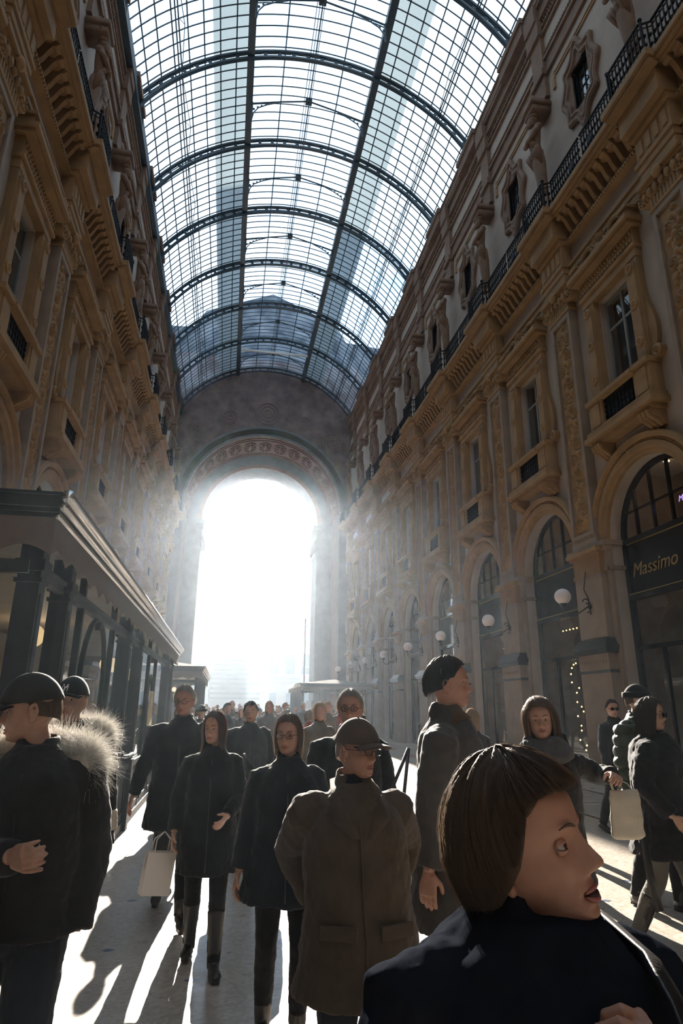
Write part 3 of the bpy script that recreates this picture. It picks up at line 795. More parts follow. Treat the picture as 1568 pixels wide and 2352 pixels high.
def make_lantern_frame():
    mb = MB(); zb_, zt_ = 29.15, 30.45
    for s_ in (-1, 1):
        mb.tube([(VX, 0, zt_), (VX + s_ * 1.35, 0, 30.12), (VX + s_ * 2.72, 0, 29.72)], .04, 5)
        arc = [(VX + s_ * 2.72, 0, 28.75), (VX + s_ * 2.66, 0, 29.15), (VX + s_ * 2.45, 0, 29.5), (VX + s_ * 2.0, 0, 29.8), (VX + s_ * 1.45, 0, 30.05)]
        mb.tube(arc, .03, 5)
        for q in range(6):
            t = q / 6; x = 2.66 - 1.1 * t; mb.lathe([(.02, -.02), (.05 * (1.2 - t), -.02), (.05 * (1.2 - t), .02), (.02, .02)], (VX + s_ * x, 0, 29.66 - .28 * (1 - t) ** 2 + .42 * t), 8, 'y')
        mb.tube([(VX + s_ * 2.74, 0, 28.7), (VX + s_ * 2.74, 0, 29.8)], .045, 5)
    mb.box((VX - .16, -.12, zt_ - .14), (VX + .16, .12, zt_ + .1)); mb.tube([(VX, 0, zt_ - .1), (VX, 0, zt_ - .3)], [.06, .02], 6)
    return mb.build('lantern_frame', M['iron'], ceil)
lf = make_lantern_frame()
for i, k in enumerate(range(-4, 7)):
    o = lf if i == 0 else link_copy(lf, ceil); o.location = (0, YR + (k + .5) * P, 0)
mb = MB()
for x in (-.22, -.1, .1): mb.tube([(VX + x, Y0V, 30.35), (VX + x, Y1V, 30.35)], .016, 4)
mb.build('ridge_rods', M['iron'], ceil)
mb = MB(); mb.box((VX - 2.7, 45.2, 29.2), (VX + 2.7, 45.35, 29.32)); mb.build('cross_beam', M['white'], ceil)

# ------------------------------------------------------------------ triumphal arch at the end
AX, AZ = 2.2, 17.5
we = MB()
def ring_face(mb, y, r0, r1fn, N=48):
    R = []
    for i in range(N + 1):
        a = PI * i / N; r1 = r1fn(a)
        R.append([(AX + r0 * math.cos(a), y, AZ + r0 * math.sin(a)), (AX + r1 * math.cos(a), y, AZ + r1 * math.sin(a))])
    mb.grid(R)
def outr(a):      # to the rectangle x +-8.6, top 31
    return min(8.6 / max(abs(math.cos(a)), 1e-3), 14.0 / max(math.sin(a), 1e-3))
ring_face(we, YEND, 7.35, outr)
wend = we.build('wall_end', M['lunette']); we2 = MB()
for ang, rr in ((90, 1.0), (68, .62), (112, .62), (48, .8), (132, .8), (30, .55), (150, .55)):
    c_ = (AX + 8.6 * math.cos(math.radians(ang)), YEND - .03, AZ + 8.7 * math.sin(math.radians(ang)))
    for r in (rr, rr * .7, rr * .35): we2.tube([(c_[0] + r * math.cos(q * PI / 12), c_[1], c_[2] + r * math.sin(q * PI / 12)) for q in range(25)], .05, 5)
we2.build('lunette_medallions', M['archpink'], wend); tag(wend, kind='structure')
mb = MB(); ring_face(mb, YEND - .1, 6.55, lambda a: 7.35); 
R = [[(AX + r * math.cos(PI * i / 48), YEND + dy, AZ + r * math.sin(PI * i / 48)) for r, dy in ((7.35, 0), (7.35, -.18), (7.2, -.2), (7.15, -.1), (6.7, -.1), (6.65, -.2), (6.5, -.2), (6.45, 0))] for i in range(49)]
mb.grid(R)
for s_ in (-1, 1): mb.box((AX + s_ * 6.45, YEND - .15, 0), (AX + s_ * 9.2, YEND + .6, AZ))
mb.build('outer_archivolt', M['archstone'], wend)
mb = MB()      # soffit with coffers
R = [[(AX + 6.45 * math.cos(PI * i / 60), y, AZ + 6.45 * math.sin(PI * i / 60)) for y in (YEND, 54.5)] for i in range(61)]; mb.grid(R)
for s_ in (-1, 1): mb.box((AX + s_ * 6.45, YEND, 0), (AX + s_ * 9.2, 54.5, AZ))
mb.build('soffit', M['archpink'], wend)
mb = MB()
for i in range(15):
    a = PI * (i + .5) / 15
    c_ = Vector((AX + 6.4 * math.cos(a), 52.4, AZ + 6.4 * math.sin(a))); n_ = Vector((-math.cos(a), 0, -math.sin(a))); t_ = Vector((-math.sin(a), 0, math.cos(a)))
    for r, rr in ((.55, .07), (.3, .06)):
        mb.tube([tuple(c_ + t_ * r * math.cos(2 * PI * q / 16) * 1.0 + Vector((0, 1, 0)) * 1.8 * r * math.sin(2 * PI * q / 16)) for q in range(17)], rr, 5)
    for q in range(8):
        b = q * PI / 4; p0 = c_ + n_ * .02; p1 = c_ + t_ * .5 * math.cos(b) + Vector((0, .9, 0)) * math.sin(b) + n_ * .05; mb.tube([tuple(p0), tuple(p1)], [.09, .05], 5)
for y in (50.6, 51.0, 53.9, 54.3):
    mb.tube([(AX + 6.42 * math.cos(PI * i / 48), y, AZ + 6.42 * math.sin(PI * i / 48)) for i in range(49)], .07, 5)
mb.build('coffers', M['archpink'], wend)
mb = MB(); ring_face(mb, 54.5, 5.2, lambda a: 6.5)
R = [[(AX + 5.2 * math.cos(PI * i / 48), y, AZ + 5.2 * math.sin(PI * i / 48)) for y in (54.5, 57.5)] for i in range(49)]; mb.grid(R)
for s_ in (-1, 1): mb.box((AX + s_ * 5.2, 54.5, 0), (AX + s_ * 9.2, 57.5, AZ))
mb.build('inner_arch', M['archstone'], wend)
mb = MB()
R = [[(AX + r * math.cos(PI * i / 48), y, AZ + r * math.sin(PI * i / 48)) for r, y in ((5.5, 54.5), (5.5, 54.38), (5.15, 54.36), (5.15, 54.6))] for i in range(49)]; mb.grid(R)
mb.build('inner_archivolt', M['archpink'], wend)
for s_ in (-1, 1):
    mb = MB(); x = AX + s_ * 5.2
    mb.box((x + s_ * .3, 54.0, 16.6), (x - s_ * .25, 57.3, 16.9)); mb.box((x + s_ * .3, 53.9, 16.9), (x - s_ * .45, 57.5, 17.3)); mb.box((x + s_ * .3, 54.1, 16.2), (x - s_ * .15, 57.2, 16.6))
    mb.box((x + s_ * .3, 54.05, 14.6), (x - s_ * .3, 57.2, 14.9))
    for q in range(6): mb.ball((x - s_ * .18, 54.4 + q * .5, 15.5), (.22, .26, .6), 8, 8)
    mb.box((x + s_ * .3, 54.2, 14.9), (x - s_ * .08, 57.2, 16.2)); mb.box((x + s_ * .5, 54.15, 0), (x - s_ * .12, 57.2, 14.6)); mb.box((x + s_ * .5, 54.0, 0), (x - s_ * .3, 57.4, 2.2))
    mb.build('arch_capital', M['archstone'], wend)
# body of the gate rising behind the vault
gb = MB(); gb.prism([(AX - 12, 24.9), (AX + 12, 24.9), (AX + 12, 34), (AX + 7, 34.4), (AX + 6, 36.2), (AX, 38.8), (AX - 6, 36.2), (AX - 7, 34.4), (AX - 12, 34)], YEND + .4, 58, 'y')
for s_ in (-1, 1): gb.box((AX + s_ * 9.2, YEND + .6, 0), (AX + s_ * 30, 57.5, 30))
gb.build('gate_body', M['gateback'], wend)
# ------------------------------------------------------------------ cafe kiosks
kpost = mat('kiosk_black_iron', (.016, .017, .019), .55, vary=.2, vscale=5, spec=.2); ktrim = mat('kiosk_grey_metal', (.012, .012, .014), .45, spec=.25); kfab = mat('kiosk_valance', (.13, .10, .08), .85, bump=.2, bscale=80)
kgloss = mat('kiosk_polished_moulding', (.75, .75, .76), .25, metal=.9)
kroof = mat('kiosk_roof_felt', (.022, .022, .024), .95, spec=.05)
kin = mat('kiosk_ceiling', (.30, .26, .21), .7, vary=.15); kdark = mat('kiosk_counter', (.09, .065, .045), .4); lampw = mat('warm_lamp_globe', (.9, .75, .5), .4, emit=(1, .66, .30), estr=2.2)
def scallop(mb, p0, p1, zt, zb, n, nrm, th=.008):
    """hanging fabric with scalloped hem between two corners"""
    p0, p1 = Vector(p0), Vector(p1); N = n * 8; front = []
    for i in range(N + 1):
        t = i / N; q = (i % 8) / 8; dz = .07 * abs(math.sin(PI * q)) if True else 0
        p = p0.lerp(p1, t); front.append(((p.x, p.y, zt), (p.x, p.y, zb + dz)))
    nx, ny = nrm
    for i in range(N):
        a, b = front[i], front[i + 1]; A = [a[0], b[0], b[1], a[1]]; B_ = [(x - nx * th, y - ny * th, z) for x, y, z in A]
        mb.add(A + B_, [(0, 1, 2, 3), (7, 6, 5, 4), (3, 2, 6, 7), (0, 4, 5, 1)])
def kiosk(label, x0, x1, y0, y1, zt, posts, side, lamps_=True, detail=True):
    """x1 is the face towards the walkway; side = +1 if the walkway lies at larger x"""
    root = empty('cafe_kiosk', ((x0 + x1) / 2, (y0 + y1) / 2, 0)); tag(root, label, 'kiosk'); ox, oy = root.location.x, root.location.y
    bpy.context.view_layer.update()
    def B(mb, name, m, smooth=False):
        mb.v = [(x - ox, y - oy, z) for x, y, z in mb.v]; return mb.build(name, m, root, smooth)
    e = .16 * side; xf = x1 + e
    mb = MB(); lo, hi = min(x0, xf), max(x0, xf)
    for z0, z1, g in ((zt - .16, zt - .13, .0), (zt - .13, zt - .10, .025), (zt - .10, zt - .02, .05), (zt - .02, zt, .07)):
        mb.box((lo - g, y0 - .16 - g, z0), (hi + g, y1 + .16 + g, z1))
    B(mb, 'fascia', ktrim)
    for xx, zz, rr in ((.08, -.03, .045), (.055, -.095, .032), (.02, -.155, .022)):
        mb = MB(); mb.tube([(xf + side * xx, y0 - .16 - xx, zt + zz), (xf + side * xx, y1 + .16 + xx, zt + zz)], rr, 10); B(mb, 'moulding', kgloss, True)
    mb = MB(); mb.add([(lo - .05, y0 - .2, zt), (hi + .05, y0 - .2, zt), (hi + .05, y1 + .2, zt), (lo - .05, y1 + .2, zt), ((lo + hi) / 2, y0 + 1.2, zt + .28), ((lo + hi) / 2, y1 - 1.2, zt + .28)], [(0, 1, 4), (1, 2, 5, 4), (2, 3, 5), (3, 0, 4, 5), (3, 2, 1, 0)])
    B(mb, 'roof', kroof)
    mb = MB()
    scallop(mb, (xf, y0 - .15, 0), (xf, y1 + .15, 0), zt - .14, zt - .42, max(6, int((y1 - y0) / .42)), (side, 0)); scallop(mb, (x0, y0 - .15, 0), (xf, y0 - .15, 0), zt - .14, zt - .42, 7, (0, -1)); scallop(mb, (x0, y1 + .15, 0), (xf, y1 + .15, 0), zt - .14, zt - .42, 7, (0, 1))
    B(mb, 'valance', kfab)
    mb = MB(); mb.box((lo + .05, y0, zt - .24), (hi - .05, y1, zt - .2)); B(mb, 'soffit', kin)
    mb = MB(); mb.box((x1 - .03, y0, zt - .52), (x1 + .03, y1, zt - .46)); mb.box((x1 - .05, y0, zt - .46), (x1 + .05, y1, zt - .43)); mb.box((x0, y0 - .03, zt - .52), (x1, y0 + .03, zt - .43)); B(mb, 'transom', ktrim)
    for y, w in posts:
        mb = MB(); mb.box((x1 - w / 2, y - w / 2, 0), (x1 + w / 2, y + w / 2, zt - .2))
        if w > .09: mb.box((x1 - w * .62, y - w * .62, 0), (x1 + w * .62, y + w * .62, .95)); mb.box((x1 - w * .65, y - w * .65, zt - .5), (x1 + w * .65, y + w * .65, zt - .42)); mb.box((x1 - w * .6, y - w * .6, zt - .58), (x1 + w * .6, y + w * .6, zt - .55)); mb.box((x1 + w * .5 * side, y - w * .25, 1.0), (x1 + w * .56 * side, y + w * .25, zt - .65))
        B(mb, 'post', kpost)
    for x in (x0 + .1, (x0 + x1) / 2):
        for y in (y0, y1): mb = MB(); mb.box((x - .05, y - .05, 0), (x + .05, y + .05, zt - .2)); B(mb, 'post', kpost)
    mb = MB(); mb.box((x1 - .04, y0, 0), (x1 + .04, y1, .12)); mb.box((x1 - .02, y0, .1), (x1 + .02, y1, .82)); mb.box((x1 - .05, y0, .82), (x1 + .05, y1, .9))
    ys = [p[0] for p in posts]
    for a, b in zip(ys[:-1], ys[1:]):
        if b - a > .5: mb.box((x1 + .02 * side, a + .15, .2), (x1 + .035 * side, b - .15, .26)); mb.box((x1 + .02 * side, a + .15, .7), (x1 + .035 * side, b - .15, .76)); mb.box((x1 + .02 * side, a + .15, .2), (x1 + .035 * side, a + .21, .76)); mb.box((x1 + .02 * side, b - .21, .2), (x1 + .035 * side, b - .15, .76))
    mb.box((x0, y0 - .04, 0), (x1, y0 + .04, .85)); mb.box((x0, y1 - .04, 0), (x1, y1 + .04, .85)); B(mb, 'base_panel', kpost)
    mb = MB(); mb.add([(x1, y0, .9), (x1, y1, .9), (x1, y1, zt - .5), (x1, y0, zt - .5)], [(0, 1, 2, 3)]); mb.add([(x0, y0 + .06, .85), (x1, y0 + .06, .85), (x1, y0 + .06, zt - .5), (x0, y0 + .06, zt - .5)], [(0, 1, 2, 3)]); B(mb, 'glazing', M['kioskglass'])
    return root, B
posts = [(4.58, .15), (5.42, .15), (6.15, .06), (7.9, .06), (8.9, .17), (10.25, .15), (11.8, .06), (12.95, .06), (15.1, .16), (16.3, .15)]
k1, B1 = kiosk('glazed black cafe kiosk with scalloped valance along the left wall, nearest to the camera', -3.75, -1.36, 4.5, 16.4, 3.07, posts, 1)
for y0, y1 in ((6.15, 7.9), (11.8, 12.95)):     # arched glazing bars
    mb = MB(); c, r = (y0 + y1) / 2, (y1 - y0) / 2 - .28; mb.tube([(-1.36, c + r, .9), (-1.36, c + r, 1.9)] + [(-1.36, c + r * math.cos(a), 1.9 + r * 1.1 * math.sin(a)) for a in np.linspace(0.05, PI - .05, 17)] + [(-1.36, c - r, 1.9), (-1.36, c - r, .9)], .028, 6)
    mb.tube([(-1.36, c, 2.45), (-1.36, c, 2.6)], .03, 6); B1(mb, 'arched_bar', kpost)
mb = MB(); mb.box((-1.30, 9.15, 1.02), (-1.26, 9.2, 1.12)); mb.tube([(-1.26, 9.2, 1.05), (-1.22, 9.3, 1.05), (-1.22, 9.75, 1.05), (-1.26, 9.85, 1.05)], .022, 8); B1(mb, 'door_handle', ktrim)
mb = MB(); mb.box((-3.7, 4.6, .0), (-3.62, 16.3, 2.8)); B1(mb, 'back_wall', kin)
mb = MB(); mb.box((-2.9, 8.6, 0), (-2.2, 15.6, 1.05)); mb.box((-2.95, 8.55, 1.05), (-2.15, 15.65, 1.1)); B1(mb, 'counter', kdark)
mb = MB()
for z in (1.3, 1.65, 2.0): mb.box((-3.6, 6.0, z), (-3.35, 16, z + .03))
B1(mb, 'shelf', kdark)
mb = MB(); mb.box((-1.33, 12.15, 1.35), (-1.30, 12.6, 1.95)); o = B1(mb, 'menu_board', mat('menu_paper', (.62, .52, .30), .7)); o['label'] = 'pale yellow menu board'
def cafe_lamp(label, x, y, z, group):
    root = empty('globe_lamp', (x, y, 0)); tag(root, label, 'lamp', group)
    for s_ in (-1, 1):
        MB().ball((0, s_ * .13, z), .115, 20, 14).build('globe', lampw, root, True)
        mb = MB(); mb.lathe([(.03, z - .17), (.055, z - .12), (.05, z - .1)], (0, s_ * .13, 0), 10); mb.tube([(0, s_ * .13, z - .15), (0, s_ * .13, z - .28), (0, s_ * .05, z - .36), (0, 0, z - .34)], .014, 6); mb.build('arm', M['bronze'], root, True)
    mb = MB(); mb.tube([(0, 0, 0), (0, 0, z - .1)], .022, 8); mb.lathe([(.14, 0), (.12, .03), (.03, .06)], (0, 0, 0), 14); mb.build('stand', M['bronze'], root, True)
for i, (x, y, z) in enumerate([(-1.95, 6.75, 2.36), (-1.75, 10.2, 2.28), (-1.8, 12.9, 2.25), (-3.0, 7.6, 2.2)]):
    cafe_lamp('twin warm globe lamp inside the near kiosk, %s' % ['by the second post', 'behind the counter end', 'near the menu board', 'close to the back wall'][i], x, y, z, 'globe lamps in the near kiosk')
leafm = mat('plant_leaves', (.07, .13, .04), .5, vary=.3, vscale=9); potm = mat('terracotta_pot', (.25, .11, .06), .8)
def plant(label, x, y, z, h, n, group):
    root = empty('potted_plant', (x, y, z)); tag(root, label, 'plant', group)
    MB().lathe([(.08, 0), (.11, .16), (.12, .16), (.12, .19), (.1, .19), (.09, .15)], (0, 0, 0), 16).build('pot', potm, root)
    mb = MB()
    for q in range(n):
        a = random.uniform(0, 2 * PI); r = random.uniform(.05, .28); zz = .2 + h * random.random(); L = .12
        p = Vector((r * .5 * math.cos(a), r * .5 * math.sin(a), zz)); d = Vector((math.cos(a), math.sin(a), random.uniform(.1, .9))).normalized() * L; w = d.cross(Vector((0, 0, 1))).normalized() * .025
        mb.add([p, p + d * .5 + w, p + d, p + d * .5 - w, p + d * .5 + Vector((0, 0, .012))], [(0, 1, 4), (1, 2, 4), (2, 3, 4), (3, 0, 4)])
    for q in range(5): a = q * 1.3; mb.tube([(0, 0, .15), (.06 * math.cos(a), .06 * math.sin(a), .15 + h * .6), (.12 * math.cos(a), .12 * math.sin(a), .15 + h)], .006, 4)
    mb.build('foliage', leafm, root)
for i, (x, y) in enumerate([(-1.75, 8.2), (-1.75, 9.35), (-1.8, 11.3), (-1.8, 14.2)]): plant('leafy potted plant on the floor behind the near kiosk glass, %s along' % ORD[i], x, y, 0.0, 1.3, 220, 'plants in the near kiosk')
for i in range(18):
    y = 8.9 + i * .37; x = -2.5 + .12 * math.sin(i * 2.1); root = MB().lathe([(.035, 0), (.035, .16), (.012, .21), (.012, .27), (.015, .27), (.001, .275)], (0, 0, 0), 12).build('bottle', mat('bottle_glass', [(.05, .12, .05), (.18, .09, .03), (.3, .28, .22)][i % 3], .12) if i < 3 else bpy.data.materials[['bottle_glass', 'bottle_glass.001', 'bottle_glass.002'][i % 3]], None, True, (x, y, 1.105))
    tag(root, '%s bottle standing on the kiosk counter, number %d from the camera' % (['dark green', 'amber', 'pale'][i % 3], i + 1), 'bottle', 'bottles on the kiosk counter')
p2 = [(22.2 + i * 1.3, .12) for i in range(7)]
k2, B2 = kiosk('smaller dark-roofed kiosk on the left, beyond the first one', -3.7, -.95, 22.0, 30.2, 2.95, p2, 1)
p3 = [(37.2 + i * 1.3, .12) for i in range(6)]
k3, B3 = kiosk('low dark-roofed kiosk on the right near the great arch', 8.4, 4.4, 37.0, 44, 3.0, p3, -1)

# ------------------------------------------------------------------ writing on the shop sign, string lights
def text_obj(name, body, size, loc, rot, m, parent, ext=.004, shear=0):
    cu = bpy.data.curves.new(name, 'FONT'); cu.body = body; cu.size = size; cu.extrude = ext; cu.shear = shear; cu.materials.append(m)
    o = bpy.data.objects.new(name, cu); sc.collection.objects.link(o); o.parent = parent; o.location = loc; o.rotation_euler = rot; return o
shop0 = [o for s_, k, o in shops if s_ == 'right' and k == 0][0]
text_obj('sign_lettering', 'Massimo Dutti', .46, (.333, 1.38, 4.78), (PI / 2, 0, -PI / 2), M['gold'], shop0, .004, .3)
neon = mat('violet_neon', (.2, .1, .3), .4, emit=(.62, .40, 1.0), estr=3)
text_obj('neon_lettering', 'Massimo', .20, (.9, .15, 6.35), (PI / 2, 0, -PI / 2), neon, shop0, .004, .3)
tiny = mat('warm_light_bulb', (1, .8, .4), .4, emit=(1, .62, .22), estr=14)
def garland(label, pts, r, parentless=True):
    root = empty('string_lights', pts[0]); tag(root, label, 'string lights'); o0 = Vector(pts[0])
    mb = MB(); mb.tube([tuple(Vector(p) - o0) for p in pts], .004, 4); mb.build('wire', M['rail'], root)
    mb = MB()
    for p in pts: mb.ball(tuple(Vector(p) - o0 + Vector((-.03, 0, 0))), r, 6, 5)
    mb.build('bulbs', tiny, root)
gx = XC + HW + .9
y1_ = YB + P
star = [(gx, y1_ + .55 + .34 * math.sin(a), 2.6 + .40 * math.cos(a)) for a in [0, .4, .8, 1.3, 1.9]] + [(gx, y1_ + .5 + .22 * math.sin(i * 2.4), 2.3 - .13 * i) for i in range(14)]
garland('warm star-shaped string lights in the second shop window', star, .024)
garland('row of small ceiling lights in the second shop window', [(gx, y1_ + 1.1 - .2 * i, 4.0) for i in range(8)], .022)
for q in range(2):
    pts = []
    for i in range(80): pts.append((gx + .1 * random.uniform(-1, 1), YB + 2 * P + (.45 if q == 0 else -.35) + random.gauss(0, .13), .9 + 3.0 * i / 80))
    garland('dense curtain of gold string lights in the third shop window, %s' % ['farther strand', 'nearer strand'][q], pts, .02)
# shop interiors: partitions, floor, warm ceiling spots
warm = mat('warm_spot', (1, .8, .5), .4, emit=(1, .70, .40), estr=7)
for (s_, k, o) in shops:
    if s_ == 'left' and k > 2: pass
    mb = MB(); mb.box((.5, P / 2 - .05, 0), (5.4, P / 2 + .05, 7.9)); mb.box((2.6, -P / 2, 0), (2.7, P / 2, 7.9)); mb.build('shop_partition', M['interior'], o)
    if s_ == 'right' and k in (0, 1, 2, 3):
        mb = MB()
        for y in (-1.2, 0, 1.2): mb.lathe([(.08, 0), (.08, -.02)], (1.6, y, 7.85), 12)
        mb.build('ceiling_spot', warm, o)
        li = bpy.data.lights.new('shop_light', 'POINT'); li.energy = 60; li.color = (1, .72, .45); li.shadow_soft_size = .15
        lo = bpy.data.objects.new('shop_light', li); sc.collection.objects.link(lo); lo.location = (XC + HW + 1.5, YB + k * P, 7.2)
li = bpy.data.lights.new('kiosk_light', 'POINT'); li.energy = 30; li.color = (1, .72, .45); li.shadow_soft_size = .12
lo = bpy.data.objects.new('kiosk_light', li); sc.collection.objects.link(lo); lo.location = (-2.6, 9.5, 2.5)

# ------------------------------------------------------------------ the square beyond the arch
pale1 = mat('pale_palace_stone', (.50, .47, .44), .8, vary=.1, vscale=.3); pane = mat('far_window', (.22, .25, .29), .5); tw = mat('tower_cladding', (.42, .43, .45), .7, vary=.1, vscale=.2)
def palace(label, x0, x1, y, h, nx, ch):
    root = empty('palace_pavilion', ((x0 + x1) / 2, y, 0)); tag(root, label, 'building'); w = x1 - x0
    mb = MB(); mb.prism([(-w / 2, 0), (w / 2, 0), (w / 2, h - ch), (w / 2 - ch * .5, h - ch * .25), (w / 2 - ch * 1.2, h), (-w / 2 + ch * 1.2, h), (-w / 2 + ch * .5, h - ch * .25), (-w / 2, h - ch)], 0, 18, 'y'); mb.build('block', pale1, root)
    mb = MB()
    for z in (h * .30, h * .335, h * .63, h * .66, h * .93): mb.box((-w / 2 - .3, -.3, z), (w / 2 + .3, 0, z + .25))
    mb.build('string_course', pale1, root)
    for i in range(nx):
        c = -w / 2 + w * (i + .5) / nx; r = w / nx * .28
        for z0, z1 in ((h * .36, h * .52), (h * .69, h * .80)):
            mb = MB(); pts = [(c + r * math.cos(a), z1 + r * math.sin(a)) for a in np.linspace(0, PI, 13)] + [(c - r, z0), (c + r, z0)]
            mb.prism(pts, -.05, .0, 'y'); f = mb.build('window', pane, root)
            m2 = MB(); m2.box((c - .06, -.12, z0), (c + .06, -.05, z1 + r)); m2.box((c - r, -.12, (z0 + z1) / 2), (c + r, -.05, (z0 + z1) / 2 + .12)); m2.box((c - r, -.25, z0 - .1), (c + r, -.05, z0 + .35)); m2.build('glazing_bar', pale1, f)
        mb = MB(); mb.box((c - r * .7, -.05, 0), (c + r * .7, 0, h * .2)); mb.build('portal', pane, root)
    return root
palace('pale palace with two rows of tall arched windows, right of the tower beyond the arch', 7.6, 27, 128, 21.0, 6, 4)
palace('pale palace with arched windows at the left edge of the great arch opening', -24, -3.2, 128, 20.3, 6, 4)
root = empty('tower_block', (2.0, 150, 0)); tag(root, 'tall pale office tower with rows of windows seen in haze through the arch', 'building')
mb = MB(); mb.box((-3.5, 0, 0), (3.1, 12, 25.2)); mb.box((-7.5, -2, 0), (11, 10, 15.5)); mb.build('block', tw, root)
mb = MB()
for z in range(3, 24):
    mb.box((-3.4, -.06, z * 1.05), (3.0, 0, z * 1.05 + .45)) if z * 1.05 > 15.5 else mb.box((-7.3, -2.06, z * 1.05), (10.8, -2, z * 1.05 + .45))
mb.build('window_bands', pane, root)
# equestrian-height tram-line flags are left out; a red and white banner hangs by the right pier of the arch
mb = MB(); mb.grid([[(7.9 + .12 * math.sin(j * .9), 66.25 + .1 * i, 3.6 + j * .5) for i in range(4)] for j in range(14)]); b_ = mb.build('banner', mat('red_white_banner', (.55, .12, .10), .8, vary=.5, vscale=1.5), None, True); tag(b_, 'red and white banner on a slim pole beside the right pier of the arch', 'banner')
so_ = b_.modifiers.new('s', 'SOLIDIFY'); so_.thickness = .02
mb = MB(); mb.tube([(7.9, 66.15, 0), (7.9, 66.15, 10.6)], .06, 8); mb.tube([(7.9, 66.15, 10.3), (8.0, 66.6, 10.3)], .03, 6); mb.build('pole', M['rail'], b_)
# ------------------------------------------------------------------ people: builders
def head_mesh(mb, nz=64, na=72, age=0, mouth_open=0, smile=0):
    """head in its own frame: origin between the ears at eye height, y = face, z = up; 0.235 m tall"""
    zs = np.linspace(-.113, .1235, nz)
    yf = np.interp(zs, [-.113, -.106, -.095, -.08, -.06, -.03, 0, .03, .06, .09, .11, .12, .1235], [.050, .072, .084, .080, .083, .083, .080, .088, .085, .066, .040, .018, .002])
    yb = np.interp(zs, [-.113, -.09, -.06, -.03, 0, .04, .08, .11, .12, .1235], [.012, -.030, -.066, -.088, -.100, -.105, -.090, -.052, -.022, -.002])
    wd = np.interp(zs, [-.113, -.106, -.095, -.08, -.05, -.02, .01, .04, .07, .1, .115, .1235], [.018, .030, .041, .052, .064, .070, .074, .077, .073, .052, .028, .002])
    k = np.ones(5) / 5
    def sm(a): b = a.copy(); b[2:-2] = np.convolve(a, k, 'valid'); return b
    yf, yb, wd = sm(yf), sm(yb), sm(wd)
    A = np.linspace(0, 2 * PI, na, endpoint=False); P_ = np.zeros((nz, na, 3))
    # denser sampling at the face
    A = A - .45 * np.sin(A)
    for i, z in enumerate(zs):
        ym = .25 * yf[i] + .5 * yb[i] if z > -.08 else .35 * yf[i] + .45 * yb[i]
        s_, c_ = np.sin(A), np.cos(A)
        e = .86
        x = wd[i] * np.sign(s_) * np.abs(s_) ** e
        y = np.where(c_ > 0, ym + (yf[i] - ym) * np.abs(c_) ** e, ym - (ym - yb[i]) * np.abs(c_) ** .95)
        P_[i, :, 0] = x; P_[i, :, 1] = y; P_[i, :, 2] = z
    X, Y, Z = P_[..., 0], P_[..., 1], P_[..., 2]
    front = np.clip((Y - .02) / .04, 0, 1)
    G = lambda a, s_: np.exp(-(a / s_) ** 2)
    nose = np.interp(Z, [-.048, -.043, -.034, -.028, -.01, .008, .02, .03], [0, .011, .029, .031, .020, .010, .003, 0]) 
    sg = np.interp(Z, [-.045, -.03, 0, .03], [.0135, .012, .0075, .007])
    d = nose * G(X, sg)
    d += .009 * G(np.abs(X) - .0145, .0055) * G(Z + .036, .008)                    # wings
    d += -.004 * G(np.abs(X) - .008, .004) * G(Z + .0445, .004)                    # nostrils
    d += -.0088 * G(np.abs(X) - .031, .0155) * G(Z - .002, .0125)                  # sockets
    d += .0045 * G(np.abs(X) - .030, .020) * G(Z - .022, .008)                     # brow ridge
    d += .005 * G(np.abs(X) - .046, .016) * G(Z + .028, .016)                      # cheekbones
    d += -.0035 * G(np.abs(X) - .040, .012) * G(Z + .066, .018) * (1 + age)        # hollow cheeks
    d += .0055 * G(X, .021) * G(Z + .0615 - .002 * smile, .0048) + .0065 * G(X, .018) * G(Z + .0755 + .010 * mouth_open, .0056)      # lips
    mz = Z + .068 + .004 * mouth_open - smile * .006 * (X / .025) ** 2
    d += -(.0045 + .016 * mouth_open) * G(X, .019) * G(mz, .0024 + .005 * mouth_open)
    d += -.003 * G(X, .016) * G(Z + .087, .005) + .005 * G(X, .018) * G(Z + .100, .009)
    d += -.0022 * (age + smile) * G(np.abs(X) - .030 + (Z + .05) * .25, .0035) * G(Z + .052, .02)      # folds beside the mouth
    P_[..., 1] += d * front
    P_[..., 0] *= 1 + .0
    o = len(mb.v); mb.grid(P_, close_v=True)
    mb.f.append(tuple(o + q for q in range(na))[::-1]); mb.mi.append(mb.cur); mb.f.append(tuple(o + (nz - 1) * na + q for q in range(na))); mb.mi.append(mb.cur)
    for s_ in (-1, 1):      # ears
        c = Vector((s_ * .0755, -.012, -.012)); pts = []
        for q in range(15):
            a = -2.2 + q / 14 * 4.9; pts.append(c + Vector((s_ * (.006 + .006 * math.sin(a * .5)), -.016 * math.cos(a) - .004 * math.sin(a), .031 * math.sin(a))))
        mb.tube(pts, [.003] + [.0048] * 12 + [.006, .006], 6)
        mb.ball(tuple(c + Vector((s_ * .001, .003, 0))), (.006, .015, .026), 10, 8); mb.ball(tuple(c + Vector((s_ * .003, .008, -.03))), (.006, .008, .009), 8, 6)

